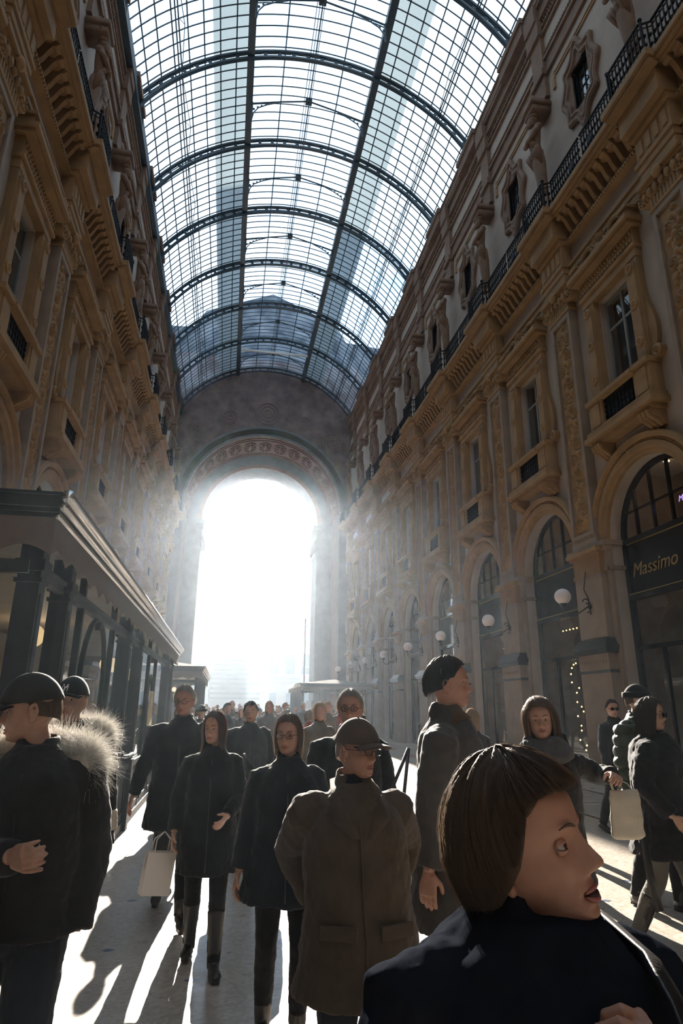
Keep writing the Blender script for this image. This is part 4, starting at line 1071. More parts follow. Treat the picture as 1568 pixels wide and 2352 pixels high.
def hand_pts(mb, w, d, n, side, curl=.5, s=1.0, spread=.05):
    """hand from wrist w along direction d, palm facing n; side = +1 for the thumb towards n x d"""
    d = Vector(d).normalized(); n = Vector(n); n = (n - d * n.dot(d)).normalized(); t = n.cross(d) * side; w = Vector(w)
    mb.tube([w - d * .02 * s, w + d * .02 * s, w + d * .055 * s, w + d * .092 * s], [(.015 * s, .023 * s), (.014 * s, .030 * s), (.014 * s, .040 * s), (.011 * s, .040 * s)], 12, upv=n)
    L = [.072, .080, .076, .060]
    for q in range(4):
        off = (q - 1.5) * -.0205 * s; b = w + d * (.088 - .004 * abs(q - 1)) * s + t * off
        pts = [b - d * .012 * s, b]; ang = curl * .6; dirv = d
        fr = [.45, .32, .23]
        p = b
        for k in range(3):
            aa = curl * (.55 + k * .75); dv = (d * math.cos(aa) + n * math.sin(aa) + t * (off * spread * 20 / s if k == 0 else 0)).normalized(); p = p + dv * L[q] * fr[k] * s; pts.append(p)
        r = [.0098, .0098, .0092, .0085, .0066]; mb.tube(pts, [x * s * (1 if q < 3 else .88) for x in r], 8)
        mb.ball(tuple(pts[-1]), .0068 * s, 8, 6)
    b = w + d * .022 * s + t * .026 * s
    v1 = (d * .62 + t * .62 + n * .48 * (curl + .3)).normalized(); v2 = (d * .86 + t * .2 + n * .5 * (curl + .3)).normalized()
    p1 = b + v1 * .036 * s; p2 = p1 + v2 * .030 * s; p3 = p2 + (v2 * .8 + n * .3).normalized() * .022 * s
    mb.tube([b - v1 * .012 * s, b, p1, p2, p3], [.012 * s, .0135 * s, .0115 * s, .0105 * s, .0078 * s], 8); mb.ball(tuple(p3), .0079 * s, 8, 6)

def ik(a, c, l1, l2, pole):
    a, c, pole = Vector(a), Vector(c), Vector(pole); v = c - a; D = v.length
    if D > (l1 + l2) * .999: c = a + v * ((l1 + l2) * .999 / D); v = c - a; D = v.length
    x = (l1 * l1 - l2 * l2 + D * D) / (2 * D); h = math.sqrt(max(0, l1 * l1 - x * x)); u = v.normalized()
    p = (pole - u * pole.dot(u)).normalized()
    return a + u * x + p * h, c

def bake(o, voxel=None, smooth=0, disp=(), fn=None):
    """applies a voxel remesh, smoothing and cloth folds to a mesh object"""
    if voxel:
        m = o.modifiers.new('r', 'REMESH'); m.mode = 'VOXEL'; m.voxel_size = voxel; m.use_smooth_shade = True
    if smooth:
        m = o.modifiers.new('s', 'SMOOTH'); m.factor = .6; m.iterations = smooth
    for i, (size, strength, tt) in enumerate(disp):
        tx = bpy.data.textures.new('fold', 'CLOUDS' if tt == 'c' else 'STUCCI'); tx.noise_scale = size
        m = o.modifiers.new('d', 'DISPLACE'); m.texture = tx; m.strength = strength; m.mid_level = .5; m.texture_coords = 'LOCAL'
    dg = bpy.context.evaluated_depsgraph_get(); dg.update()
    me = bpy.data.meshes.new_from_object(o.evaluated_get(dg), depsgraph=dg)
    old = o.data; mats = [m for m in old.materials]; o.modifiers.clear(); o.data = me; me.name = old.name if False else o.name.split('.')[0]
    bpy.data.meshes.remove(old)
    if fn:
        n = len(me.vertices); co = np.zeros(n * 3, np.float32); me.vertices.foreach_get('co', co); co = co.reshape(-1, 3)
        no = np.zeros(n * 3, np.float32); me.vertices.foreach_get('normal', no); no = no.reshape(-1, 3)
        co = co + no * fn(co)[:, None]; me.vertices.foreach_set('co', co.astype(np.float32).ravel())
    me.polygons.foreach_set('use_smooth', [True] * len(me.polygons)); me.update()
    if not me.materials:
        for m in mats: me.materials.append(m)
    return o

def strands(name, L, r, m, parent, taper=.25):
    """L: (N, K, 3) polylines -> one mesh of thin three-sided tapered hairs"""
    L = np.asarray(L, float); N, K, _ = L.shape
    T = np.gradient(L, axis=1); T /= np.linalg.norm(T, axis=2, keepdims=True) + 1e-9
    R_ = np.array([.3, .5, .81]); a = np.cross(T, R_); a /= np.linalg.norm(a, axis=2, keepdims=True) + 1e-9; b = np.cross(T, a)
    rr = r * np.linspace(1, taper, K)[None, :, None, None]
    ang = np.array([0, 2 * PI / 3, 4 * PI / 3])
    V_ = L[:, :, None, :] + rr * (a[:, :, None, :] * np.cos(ang)[None, None, :, None] + b[:, :, None, :] * np.sin(ang)[None, None, :, None])
    V_ = V_.reshape(-1, 3)
    i, k, j = np.meshgrid(np.arange(N), np.arange(K - 1), np.arange(3), indexing='ij'); j2 = (j + 1) % 3; base = (i * K + k) * 3
    F = np.stack([base + j, base + j2, base + 3 + j2, base + 3 + j], -1).reshape(-1, 4)
    me = bpy.data.meshes.new(name); me.vertices.add(len(V_)); me.vertices.foreach_set('co', V_.astype(np.float32).ravel())
    me.loops.add(F.size); me.loops.foreach_set('vertex_index', F.astype(np.int32).ravel()); me.polygons.add(len(F))
    me.polygons.foreach_set('loop_start', np.arange(0, F.size, 4, dtype=np.int32)); me.polygons.foreach_set('loop_total', np.full(len(F), 4, np.int32))
    me.polygons.foreach_set('use_smooth', [True] * len(F)); me.materials.append(m); me.update(calc_edges=True)
    o = bpy.data.objects.new(name, me); sc.collection.objects.link(o); o.parent = parent
    return o

def hair_mat(name, col, rough=.45):
    m = mat(name, col, rough, vary=.5, vscale=60, bump=.5, bscale=120, stretch=(1, 1, .12), bdist=.004)
    n = m.node_tree.nodes['Principled BSDF']; n.inputs['Sheen Weight'].default_value = .22; n.inputs['Sheen Tint'].default_value = (1, .8, .6, 1)
    nt = m.node_tree; out = [q for q in nt.nodes if q.type == 'OUTPUT_MATERIAL'][0]; tl = nt.nodes.new('ShaderNodeBsdfTranslucent'); tl.inputs['Color'].default_value = (min(1, col[0] * 2 + .10), min(1, col[1] * 2 + .085), min(1, col[2] * 2 + .07), 1)
    mx = nt.nodes.new('ShaderNodeMixShader'); mx.inputs['Fac'].default_value = .28
    nt.links.new(n.outputs['BSDF'], mx.inputs[1]); nt.links.new(tl.outputs['BSDF'], mx.inputs[2]); nt.links.new(mx.outputs['Shader'], out.inputs['Surface'])
    return m
def skin_mat(name, col):
    m = mat(name, col, .52, vary=.14, vscale=28, bump=.12, bscale=260, bdist=.002)
    b = m.node_tree.nodes['Principled BSDF']; b.inputs['Subsurface Weight'].default_value = .12; b.inputs['Subsurface Radius'].default_value = (.012, .005, .003); b.inputs['Subsurface Scale'].default_value = 1
    return m
SK = dict(a=skin_mat('skin', (.42, .24, .17)), b=skin_mat('skin_ruddy', (.40, .21, .145)), c=skin_mat('skin_olive', (.34, .20, .135)))
HR = dict(brown=hair_mat('brown_hair', (.085, .050, .028)), dark=hair_mat('dark_hair', (.022, .014, .011)), auburn=hair_mat('auburn_hair', (.11, .042, .022)),
          grey=hair_mat('grey_hair', (.34, .31, .28)), blonde=hair_mat('blonde_hair', (.34, .22, .10)), fur=hair_mat('pale_fur', (.85, .78, .70)), mid=hair_mat('chestnut_hair', (.16, .095, .05)))
def cloth(name, col, rough=.85, b=.3, bs=220, sheen=.10): return mat(name, col, rough, vary=.18, vscale=9, bump=b, bscale=bs, sheen=sheen, bdist=.003, spec=.12)
CL = dict(black=cloth('black_cloth', (.010, .010, .012)), navy=cloth('navy_cloth', (.012, .014, .020)), charcoal=cloth('charcoal_cloth', (.022, .022, .023)),
          grey=cloth('grey_wool', (.060, .056, .052)), olive=cloth('olive_canvas', (.075, .058, .042)), jean=cloth('blue_jean', (.035, .042, .055)), greyjean=cloth('grey_jean', (.10, .095, .085)),
          green=cloth('dark_green_nylon', (.035, .045, .032), .5), puff=cloth('black_nylon', (.013, .015, .020), .9, .15, 60, 0), brown=cloth('brown_cloth', (.09, .055, .035)), beige=cloth('beige_cloth', (.10, .075, .05)),
          knit=cloth('beige_knit', (.42, .36, .29), .9, .9, 90), scarf=cloth('grey_scarf', (.07, .07, .073), .95, .9, 110), red=cloth('red_cloth', (.22, .03, .025)), white=cloth('white_cloth', (.62, .60, .58)),
          cap=cloth('dark_cap_cloth', (.035, .035, .035)), browncap=cloth('brown_cap_cloth', (.085, .06, .045)), purple=cloth('purple_scarf', (.06, .03, .09)), plum=cloth('plum_cloth', (.06, .035, .05)))
CL['puff'].node_tree.nodes['Principled BSDF'].inputs['Specular IOR Level'].default_value = 0
LEA = mat('black_leather', (.015, .013, .012), .38, bump=.2, bscale=60); LEB = mat('brown_leather', (.17, .085, .04), .45, bump=.2, bscale=60)
EYEW = mat('eye_white', (.34, .29, .27), .35); EYED = mat('eye_iris', (.03, .02, .015), .15); BROW = mat('eyebrow', (.09, .055, .038), .9); LIP = mat('lip', (.33, .12, .10), .45); MOUTH = mat('mouth_inside', (.03, .01, .01), .7)
GLS = mat('spectacle_frame', (.02, .018, .018), .3); LENS = glass_mat('spectacle_lens', (.82, .82, .82), .8); SHADE = mat('dark_lens', (.008, .008, .01), .08)

def zend(az, style):
    """height (head frame) at which the hair of that azimuth ends; az = 0 at the face"""
    a = abs(math.degrees((az + PI) % (2 * PI) - PI))
    T = dict(short=([0, 40, 58, 72, 84, 102, 180], [.088, .082, .060, .028, .024, -.025, -.058]),
             bob=([0, 25, 45, 60, 74, 86, 102, 180], [.070, .072, .070, .050, -.01, -.036, -.062, -.098]),
             bobopen=([0, 35, 55, 70, 84, 100, 180], [.088, .082, .055, -.03, -.11, -.13, -.14]),
             long=([0, 28, 48, 64, 80, 100, 180], [.092, .086, .050, -.18, -.36, -.40, -.38]),
             wavy=([0, 35, 55, 68, 80, 100, 180], [.088, .082, .055, -.02, -.19, -.22, -.22]),
             tied=([0, 40, 62, 80, 100, 180], [.078, .066, .010, -.01, -.06, -.08]),
             bald=([0, 60, 75, 90, 180], [.11, .10, .05, .02, -.07]))[style]
    return float(np.interp(a, *T))
def hair_point(az, t, style, th, flare=0):
    z1 = zend(az, style); c = .1235 + th; a_, b_ = .0775 + th, .1065 + th; y0 = -.006
    th1 = math.acos(max(-1, min(1, z1 / c))) if z1 > 0 else PI / 2
    arc = c * th1; drop = max(0, -z1); s_ = min(t, 1.0 if z1 > 0 else 2.0) * (arc + drop)
    if s_ <= arc:
        q = s_ / c; r = math.sin(q); z = c * math.cos(q)
    else:
        dz = s_ - arc; z = -dz; r = 1
        r = 1 - .22 * min(1, dz / .1) ** 1.5 if style in ('short', 'tied', 'bald', 'bob') else (1 - .10 * min(1, dz / .12) + (flare + .25) * max(0, dz - .1) * 2.2)
    return Vector((math.sin(az) * a_ * r, y0 + math.cos(az) * b_ * r * (.93 if math.cos(az) > 0 else 1), z))

def make_hair(head_m, style, m, parent, n=900, length_noise=.02, curl=0, flare=0, th=.012, hr=.0011, K=9, name='hair', sweep=0):
    mb = MB(); NA = 96; NT = 26
    O = []; I = []
    cl_ = lambda az, t: 0 if th < .006 else .0035 * math.sin(az * 11 + t * 5) + .0025 * math.sin(az * 23 - t * 9)
    for i in range(NA):
        az = 2 * PI * i / NA
        O.append([hair_point(az, t / (NT - 1), style, th + cl_(az, t / NT) * min(1, t / 6), flare) for t in range(NT)]); I.append([hair_point(az, t / (NT - 1), style, .001 if t < NT - 1 else th * .6, flare * .9) for t in range(NT)])
    O = np.array([[tuple(head_m @ p) for p in r] for r in O]); I = np.array([[tuple(head_m @ p) for p in r] for r in I])
    full = np.concatenate([O, I[:, ::-1]], 1); mb.grid(full, close_u=True)
    o = mb.build(name, m, parent, True)
    if n:
        Ls = []
        for q in range(n):
            az = rng.uniform(0, 2 * PI); t0 = rng.uniform(0, .35); j = rng.normal(0, .03); tt = 1 + rng.uniform(-.3, .02) * length_noise / .05
            off = rng.uniform(-.001, .005 if th > .006 else .001) + th; ph = rng.uniform(0, 6.3); line = []; lift = max(0, rng.normal(-.002, .007)) if th > .006 else 0
            for k in range(K):
                t = t0 + (tt - t0) * k / (K - 1)
                p = hair_point(az + j * t * 2.2 + sweep * t * (1 - t) + curl * .10 * math.sin(t * 9 + ph), min(t, 1.12), style, off + cl_(az, t) * .8 + lift * t * t + curl * .008 * math.sin(t * 14 + ph), flare)
                line.append(tuple(head_m @ p))
            Ls.append(line)
        strands('strands', Ls, hr, m, o)
    return o

def fur_ruff(ring, parent, n=5000, L=.065, name='fur_trim', r=.0007, core=.045, m=None):
    m = m or HR['fur']; core_mb = MB(); core_mb.tube(ring, [core * .8] * len(ring), 12); o = core_mb.build(name, m, parent, True)
    P_ = np.array([tuple(p) for p in ring]); k = len(P_)
    u = rng.uniform(0, k - 1.001, n); i = u.astype(int); f = (u - i)[:, None]; c = P_[i] * (1 - f) + P_[i + 1] * f; tg = P_[i + 1] - P_[i]; tg /= np.linalg.norm(tg, axis=1, keepdims=True)
    d = rng.normal(0, 1, (n, 3)); d -= tg * np.sum(d * tg, 1, keepdims=True); d /= np.linalg.norm(d, axis=1, keepdims=True)
    cl = rng.normal(0, .35, (n, 3)); ln = L * rng.uniform(.5, 1.2, n)[:, None]
    K = 5; Ls = np.zeros((n, K, 3))
    for q in range(K):
        t = q / (K - 1); Ls[:, q] = c + d * (core * .6 + ln * t) + cl * ln * t * t * .9 + np.array([0, 0, -.25]) * ln * t * t
    strands('fur_hairs', Ls, r, m, o, .2)
    return o

def person(label, x, y, H=1.75, face=180, head=(0, 0, 0), lean=0, side=0, sex='m', skin='a', hair=('short', 'brown'), coat=None, legs=None, arms=None, vox=.009,
           coat_m='black', coat_len=.8, trou_m='black', shoe_m=None, bulk=1.0, puff=0, group=None, hatp=None, glasses=None, age=0, mouth=0, smile=0, hair_n=500, hand_curl=(.5, .5), collar=1,
           boots=False, strands_r=.0012, hshow=(1, 1), extra=None, simple=False, sweep=0, neckdrop=0, hands=(1, 1), curl=0, flare=0, face_vox=None, palm=((0, 0, 0), (0, 0, 0)), lower=True):
    """x, y: where the feet stand; face: heading in degrees, 180 = towards the camera; head: yaw, pitch, roll added to the body heading"""
    s = H / 1.75; root = empty('person', (x, y, 0), math.radians(face)); root.scale = (s, s, s)
    tag(root, label, 'person', group)
    fem = sex == 'f'; shw = .165 if fem else .19; la = math.radians(lean); sd = math.radians(side)
    u = Vector((math.sin(sd), math.sin(la), math.cos(la) * math.cos(sd))).normalized(); Pv = Vector((0, 0, .95)); ya = Vector((0, math.cos(la), -math.sin(la)))
    sp = lambda h, yy=0, xx=0: Pv + u * h + ya * yy + Vector((xx, 0, 0))
    neck = sp(.53, -.012); hc = sp(.60, .0) + Vector((0, .012 + .02 * math.sin(la), .088))
    hy, hp, hrl = [math.radians(v) for v in head]
    Rh = Matrix.Rotation(hy, 4, 'Z') @ Matrix.Rotation(hp, 4, 'X') @ Matrix.Rotation(hrl, 4, 'Y')
    hc = hc - u * neckdrop; pivot = sp(.58, -.02) - u * neckdrop; off = hc - pivot
    hm = Matrix.Translation(pivot + (Rh @ off)) @ Rh
    sh = {q: sp(.455, -.01, q * shw) for q in (-1, 1)}
    hips = {q: Vector((q * .09, 0, .92)) for q in (-1, 1)}
    legs = legs or ((-.10, .12, .09), (.10, -.14, .10)); arms = arms or ((-.27, .05, .88), (.27, .05, .88))
    kn, an, el, wr = {}, {}, {}, {}
    for q, t in zip((-1, 1), legs): kn[q], an[q] = ik(hips[q], t[:3], .435, .41, (q * .05, 1, 0))
    for q, t in zip((-1, 1), arms): el[q], wr[q] = ik(sh[q], t[:3], .285, .255, (q * .7, -1, -.25))
    # ---- body: one continuous skin
    mb = MB(); hmb = MB(); head_mesh(hmb, age=age, mouth_open=mouth, smile=smile)
    mb.add([tuple(hm @ Vector(p)) for p in hmb.v], hmb.f)
    mb.tube([sp(.44), neck, hm @ Vector((0, -.012, -.075)), hm @ Vector((0, -.015, -.03))], [(.06, .075), (.054, .057), (.053, .054), (.05, .05)] if not fem else [(.055, .07), (.047, .049), (.045, .046), (.045, .045)], 16)
    mb.tube([sp(-.06), sp(.05), sp(.15), sp(.32), sp(.44), sp(.49)], [(.09, .15), (.09, .14), (.085, .125), (.10, .15), (.08, .14), (.05, .08)], 16, upv=(0, 1, 0))
    for q in (-1, 1):
        d = (wr[q] - el[q]).normalized()
        mb.tube([sh[q] + Vector((-q * .05, 0, 0)), sh[q], sh[q].lerp(el[q], .5), el[q], el[q].lerp(wr[q], .35), wr[q]], [.045, .05, .044, .036, .037, .024], 12)
        pn = Vector(palm[0 if q < 0 else 1]); pn = pn if pn.length > 0 else Vector((-q, 0.25, 0))
        hs_ = hand_curl[0 if q < 0 else 1]
        t = pn.cross(d); sgn = 1 if t.y > -.001 or abs(t.y) < .2 and t.z > 0 else -1
        if hands[0 if q < 0 else 1]: hand_pts(mb, wr[q], d, pn, sgn, hs_)
        if lower: mb.tube([hips[q] + Vector((0, 0, .03)), hips[q].lerp(kn[q], .4), kn[q], kn[q].lerp(an[q], .35), an[q] + Vector((0, -.005, .03)), an[q] + Vector((0, -.005, -.02))], [.08, .07, .052, .05, .035, .03], 12)
    b = mb.build('body', SK[skin], root); bake(b, face_vox or vox, 1 if (face_vox or vox) > .004 else 0)
    # ---- face details
    for q in (() if simple else (-1, 1)):
        e = MB(); e.cur = 0; c = Vector((q * .031, .0635, .001))
        e.ball(tuple(c), .0118, 14, 10); e.v = [tuple(hm @ Vector(p)) for p in e.v]
        n0 = len(e.v); e.cur = 1; e.lathe([(.0052, .0108), (.0045, .0118), (.001, .0122)], (0, 0, 0), 12, 'y'); e.v[n0:] = [tuple(hm @ (Vector(p) + c)) for p in e.v[n0:]]
        e.build('eye', [EYEW, EYED], root, True)
        for lo_, hi_ in ((14, 84), (-84, -26)):
            G_ = []
            for a1 in np.linspace(-82, 82, 15):
                r1 = []
                for e1 in np.linspace(lo_, hi_, 7):
                    sag = (abs(a1) / 82) ** 2; ee = math.radians(e1 * (1 - .55 * sag) if lo_ < 0 else e1 * (1 - .5 * sag) - 8 * sag); aa = math.radians(a1)
                    r1.append(tuple(hm @ (c + Vector((.0134 * math.cos(ee) * math.sin(aa) * 1.12, .0132 * math.cos(ee) * math.cos(aa), .0134 * math.sin(ee))))))
                G_.append(r1)
            l_ = MB(); l_.grid(G_); o_ = l_.build('eyelid', SK[skin], root, True); md = o_.modifiers.new('t', 'SOLIDIFY'); md.thickness = .0012
        e = MB(); e.tube([hm @ Vector((q * (.014 + .034 * t_), .0905 - .012 * t_ * t_, .0215 + .006 * math.sin(t_ * 2.6))) for t_ in np.linspace(0, 1, 7)], [.0014, .0024, .0026, .0025, .0022, .0016, .001], 6); e.build('eyebrow', BROW, root, True)
    lp = MB()
    zz = -.0625; lp.tube([hm @ Vector((t_ * .0215, .0872 - .008 * t_ * t_, zz - .0035 * abs(t_) ** 2 + smile * .006 * t_ * t_)) for t_ in np.linspace(-1, 1, 9)], [.001, .0024, .003, .0034, .003, .0034, .003, .0024, .001], 8)
    zz = -.0735 - .010 * mouth; lp.tube([hm @ Vector((t_ * .0205, .0868 - .009 * t_ * t_, zz + .0045 * abs(t_) ** 2 + smile * .006 * t_ * t_ + .008 * mouth * t_ * t_)) for t_ in np.linspace(-1, 1, 9)], [.001, .003, .004, .0045, .0045, .0045, .004, .003, .001], 8)
    if not simple: lp.build('lips', LIP, root, True)
    if mouth:
        lp = MB(); lp.tube([hm @ Vector((t_ * .017, .0855 - .010 * t_ * t_, -.069 - .004 * mouth)) for t_ in np.linspace(-1, 1, 7)], [.001, .004, .0055, .006, .0055, .004, .001], 8); lp.build('mouth', MOUTH, root, True)
    if glasses:
        g = MB(); dark = glasses == 'dark'; big = .024 if dark else .0205
        for q in (-1, 1):
            c = Vector((q * .032, .1, .0)); ring = [hm @ (c + Vector((big * 1.12 * math.cos(a), -.10 * (abs(q * .032 + big * math.cos(a)) - .02) ** 1 * .5, big * .82 * math.sin(a)))) for a in np.linspace(0, 2 * PI, 21)]
            g.tube(ring, .0017 if not glasses == 'thick' else .0026, 5)
            g.tube([hm @ Vector((q * .056, .094, .006)), hm @ Vector((q * .076, .07, .006)), hm @ Vector((q * .078, -.01, .004))], .0018, 5)
        g.tube([hm @ Vector((-.011, .1035, .004)), hm @ Vector((0, .107, .006)), hm @ Vector((.011, .1035, .004))], .0018, 5)
        go = g.build('glasses', GLS, root, True)
        for q in (-1, 1):
            c = Vector((q * .032, .0995, .0)); l_ = MB(); pts = [hm @ (c + Vector((big * 1.1 * math.cos(a), 0, big * .8 * math.sin(a)))) for a in np.linspace(0, 2 * PI, 20, endpoint=False)]
            l_.add([tuple(p) for p in pts], [tuple(range(20))]); l_.build('lens', SHADE if dark else LENS, go)
    # ---- hair
    if hair: make_hair(hm, hair[0], HR[hair[1]], root, hair_n, curl=curl, flare=flare, hr=strands_r, th=.004 if hatp else .010 if hair[0] in ('short', 'bald', 'bobopen', 'long') else .017, length_noise=.02 if hair[0] != 'short' else .008, sweep=sweep)
    # ---- trousers and shoes
    tm = CL[trou_m]
    if lower:
        mb = MB(); mb.tube([(0, 0, 1.02), (0, 0, .95), (0, 0, .86), (0, 0, .80)], [(.10, .155), (.115, .17), (.11, .165), (.06, .09)], 14, upv=(0, 1, 0))
        for q in (-1, 1):
            k1 = 1.0 if fem else 1.12
            mb.tube([hips[q], hips[q].lerp(kn[q], .5), kn[q] + Vector((0, .005, 0)), kn[q].lerp(an[q], .4) + Vector((0, -.01, 0)), an[q] + Vector((0, -.012, -.02))], [.095 * k1, .082 * k1, .064 * k1, .062 * k1, .048 * k1], 12)
        bake(mb.build('trousers', tm, root), max(vox, .008), 2, ((.06, .012, 'c'),))
        sm_ = {None: LEA, 'brown': LEB}.get(shoe_m, LEA)
        for q, t in zip((-1, 1), legs):
            a = an[q]; pit = t[3] if len(t) > 3 else 0; fw_ = Vector((q * .12, math.cos(pit), math.sin(pit))).normalized(); fu = Vector((0, -math.sin(pit), math.cos(pit)))
            base = a - fu * .055
            m2 = MB(); m2.tube([base - fw_ * .075, base - fw_ * .055, base - fw_ * .0 + fu * .012, base + fw_ * .07, base + fw_ * .14, base + fw_ * .185], [(.018, .02), (.036, .032), (.045, .036), (.034, .042), (.026, .045), (.012, .026)], 14, upv=fu)
            hgt = .30 if boots else .09
            m2.tube([base + fu * .0 - fw_ * .015, a + (kn[q] - a).normalized() * hgt * .4, a + (kn[q] - a).normalized() * hgt], [.045, .052, .068 if boots else .05], 12)
            m2.tube([base - fu * .03 - fw_ * .07, base - fu * .034 - fw_ * .02, base - fu * .034 + fw_ * .08, base - fu * .03 + fw_ * .18], [(.01, .03), (.01, .036), (.008, .044), (.007, .03)], 10, upv=fu)
            bake(m2.build('boot' if boots else 'shoe', sm_, root), .008, 2)
    # ---- coat: one surface with sleeves
    cm = CL[coat_m]; mb = MB(); B = bulk; zt_ = coat_len
    rings = []
    hw_, hd_ = (.19 if fem else .20) * B, (.135 if fem else .14) * B
    zs = [zt_, zt_ + .02, (zt_ + .95) / 2, .95, 1.08, 1.2, 1.32, 1.40, 1.455, 1.49, 1.51]
    sw_ = (.19 if fem else .20) * B ** .35
    ww = [hw_ * 1.12, hw_ * 1.13, hw_ * 1.05, hw_ * 1.0, hw_ * .94, hw_ * .95, (hw_ + sw_) * .47, sw_ * .86, sw_ * .62, sw_ * .45, sw_ * .37]
    dd = [hd_ * 1.25, hd_ * 1.27, hd_ * 1.15, hd_ * 1.05, hd_ * .98, hd_ * 1.02, hd_ * 1.0, hd_ * .90, hd_ * .72, hd_ * .56, hd_ * .5]
    pts = [(sp(z - .95, .01) if z > .95 else Vector((0, .01, z))) for z in zs]
    mb.tube(pts, list(zip(dd, ww)), 28, upv=(0, 1, 0))
    for q in (-1, 1):
        k = B ** .6 * (1.0 if fem else 1.12); cuff = wr[q] - (wr[q] - el[q]).normalized() * .012
        mb.tube([sh[q] + Vector((-q * .11, 0, .0)), sh[q] + Vector((-q * .04, 0, -.008)), sh[q] + Vector((q * .012, 0, -.022)), sh[q].lerp(el[q], .35), sh[q].lerp(el[q], .8), el[q], el[q].lerp(wr[q], .4), cuff], [.052, .062 * k, .068 * k, .069 * k, .063 * k, .060 * k, .055 * k, .046 * k], 14)
    if collar:
        R_ = []
        for i in range(25):
            a = i / 24 * 2 * PI * .84 + PI * .5 + PI * .16; rr = .066 if not fem else .06; c = sp(.545, -.012)
            R_.append(c + Vector((rr * 1.08 * math.cos(a), rr * math.sin(a), 0)) + Vector((0, 0, .012 + .012 * (-math.sin(a)))))
        mb.tube(R_, [(.034 * collar, .013 * collar)] * 25, 8, upv=(0, 0, 1))
    fn = None
    if puff:
        def fn(co):
            n_ = co.astype(float); g = np.abs(np.sin(PI * n_[:, 2] / puff)) ** .5; return (g - .55) * .022
    c = mb.build('coat', cm, root)
    bake(c, max(vox, .008), 3 if vox > .007 else 2, ((.16, .03 * B, 'c'), (.05, .012, 'c'), (.022, .004, 'c')), fn)
    # front closure, pockets
    det = MB()
    fy = lambda z: float(np.interp(z, zs, dd)) + .012
    if vox < .012:
        det.tube([sp(z - .95, fy(z) + .002, .012) if z > .95 else Vector((.012, fy(z) + .012, z)) for z in np.linspace(zt_ + .03, 1.42, 14)], (.004), 6)
        det.build('closure', LEA if coat_m in ('black', 'navy') else cm, root, True)
    # ---- headgear
    if hatp:
        kind, hmt = hatp[0], CL[hatp[1]]; m_ = MB()
        th = .014 if kind == 'beanie' else .013
        z0 = .028
        G_ = []
        for i in range(13):
            q = i / 12 * math.acos(z0 / (.1235 + th)); r = math.sin(q); z = (.1235 + th) * math.cos(q) * (1.0 if kind == 'beanie' else 1.03)
            G_.append([tuple(hm @ Vector((math.sin(a) * (.0785 + th) * r * 1.03, -.006 + math.cos(a) * (.1075 + th) * r * 1.0, z))) for a in np.linspace(0, 2 * PI, 32, endpoint=False)])
        G2 = [[tuple(hm @ Vector((math.sin(a) * (.0785 + th - .008) * 1.03, -.006 + math.cos(a) * (.1075 + th - .008), z0 + .0))) for a in np.linspace(0, 2 * PI, 32, endpoint=False)]]
        m_.grid(G_ + G2, close_v=True)
        if kind == 'beanie': m_.tube([hm @ Vector((math.sin(a) * .0945, -.006 + math.cos(a) * .1225, z0 + .012)) for a in np.linspace(0, 2 * PI, 33)], [(.026, .007)] * 33, 10, upv=hm.to_3x3() @ Vector((0, 0, 1)))
        ho_ = m_.build('beanie' if kind == 'beanie' else 'cap', hmt, root, True)
        if kind == 'cap':
            br = MB(); T_ = []; N = 20
            for i in range(N + 1):
                a = (i / N - .5) * 2.3; x_ = math.sin(a) * .088
                ring = []
                for j in range(7):
                    f = j / 6; yy = .098 * math.cos(a) + .012 + f * (.072 * math.cos(a) ** .6 if math.cos(a) > 0 else 0); ring.append(tuple(hm @ Vector((x_ * (1 + .02 * f), yy, z0 + .008 - .010 * f * f - .22 * (x_ ** 2) / .1 * 1.2 + .003))))
                for j in range(6, -1, -1):
                    f = j / 6; yy = .098 * math.cos(a) + .012 + f * (.072 * math.cos(a) ** .6 if math.cos(a) > 0 else 0); ring.append(tuple(hm @ Vector((x_ * (1 + .02 * f), yy, z0 + .003 - .010 * f * f - .22 * (x_ ** 2) / .1 * 1.2 + .001))))
                T_.append(ring)
            br.grid(T_, close_v=True); br.build('brim', hmt, ho_, True)
            bt = MB(); bt.ball(tuple(hm @ Vector((0, -.006, .1405))), .006, 8, 6); bt.build('button', hmt, ho_, True)
    ctx = dict(root=root, hm=hm, sh=sh, el=el, wr=wr, sp=sp, neck=neck, an=an, kn=kn, fy=fy, s=s)
    if extra: extra(ctx)
    return root, ctx
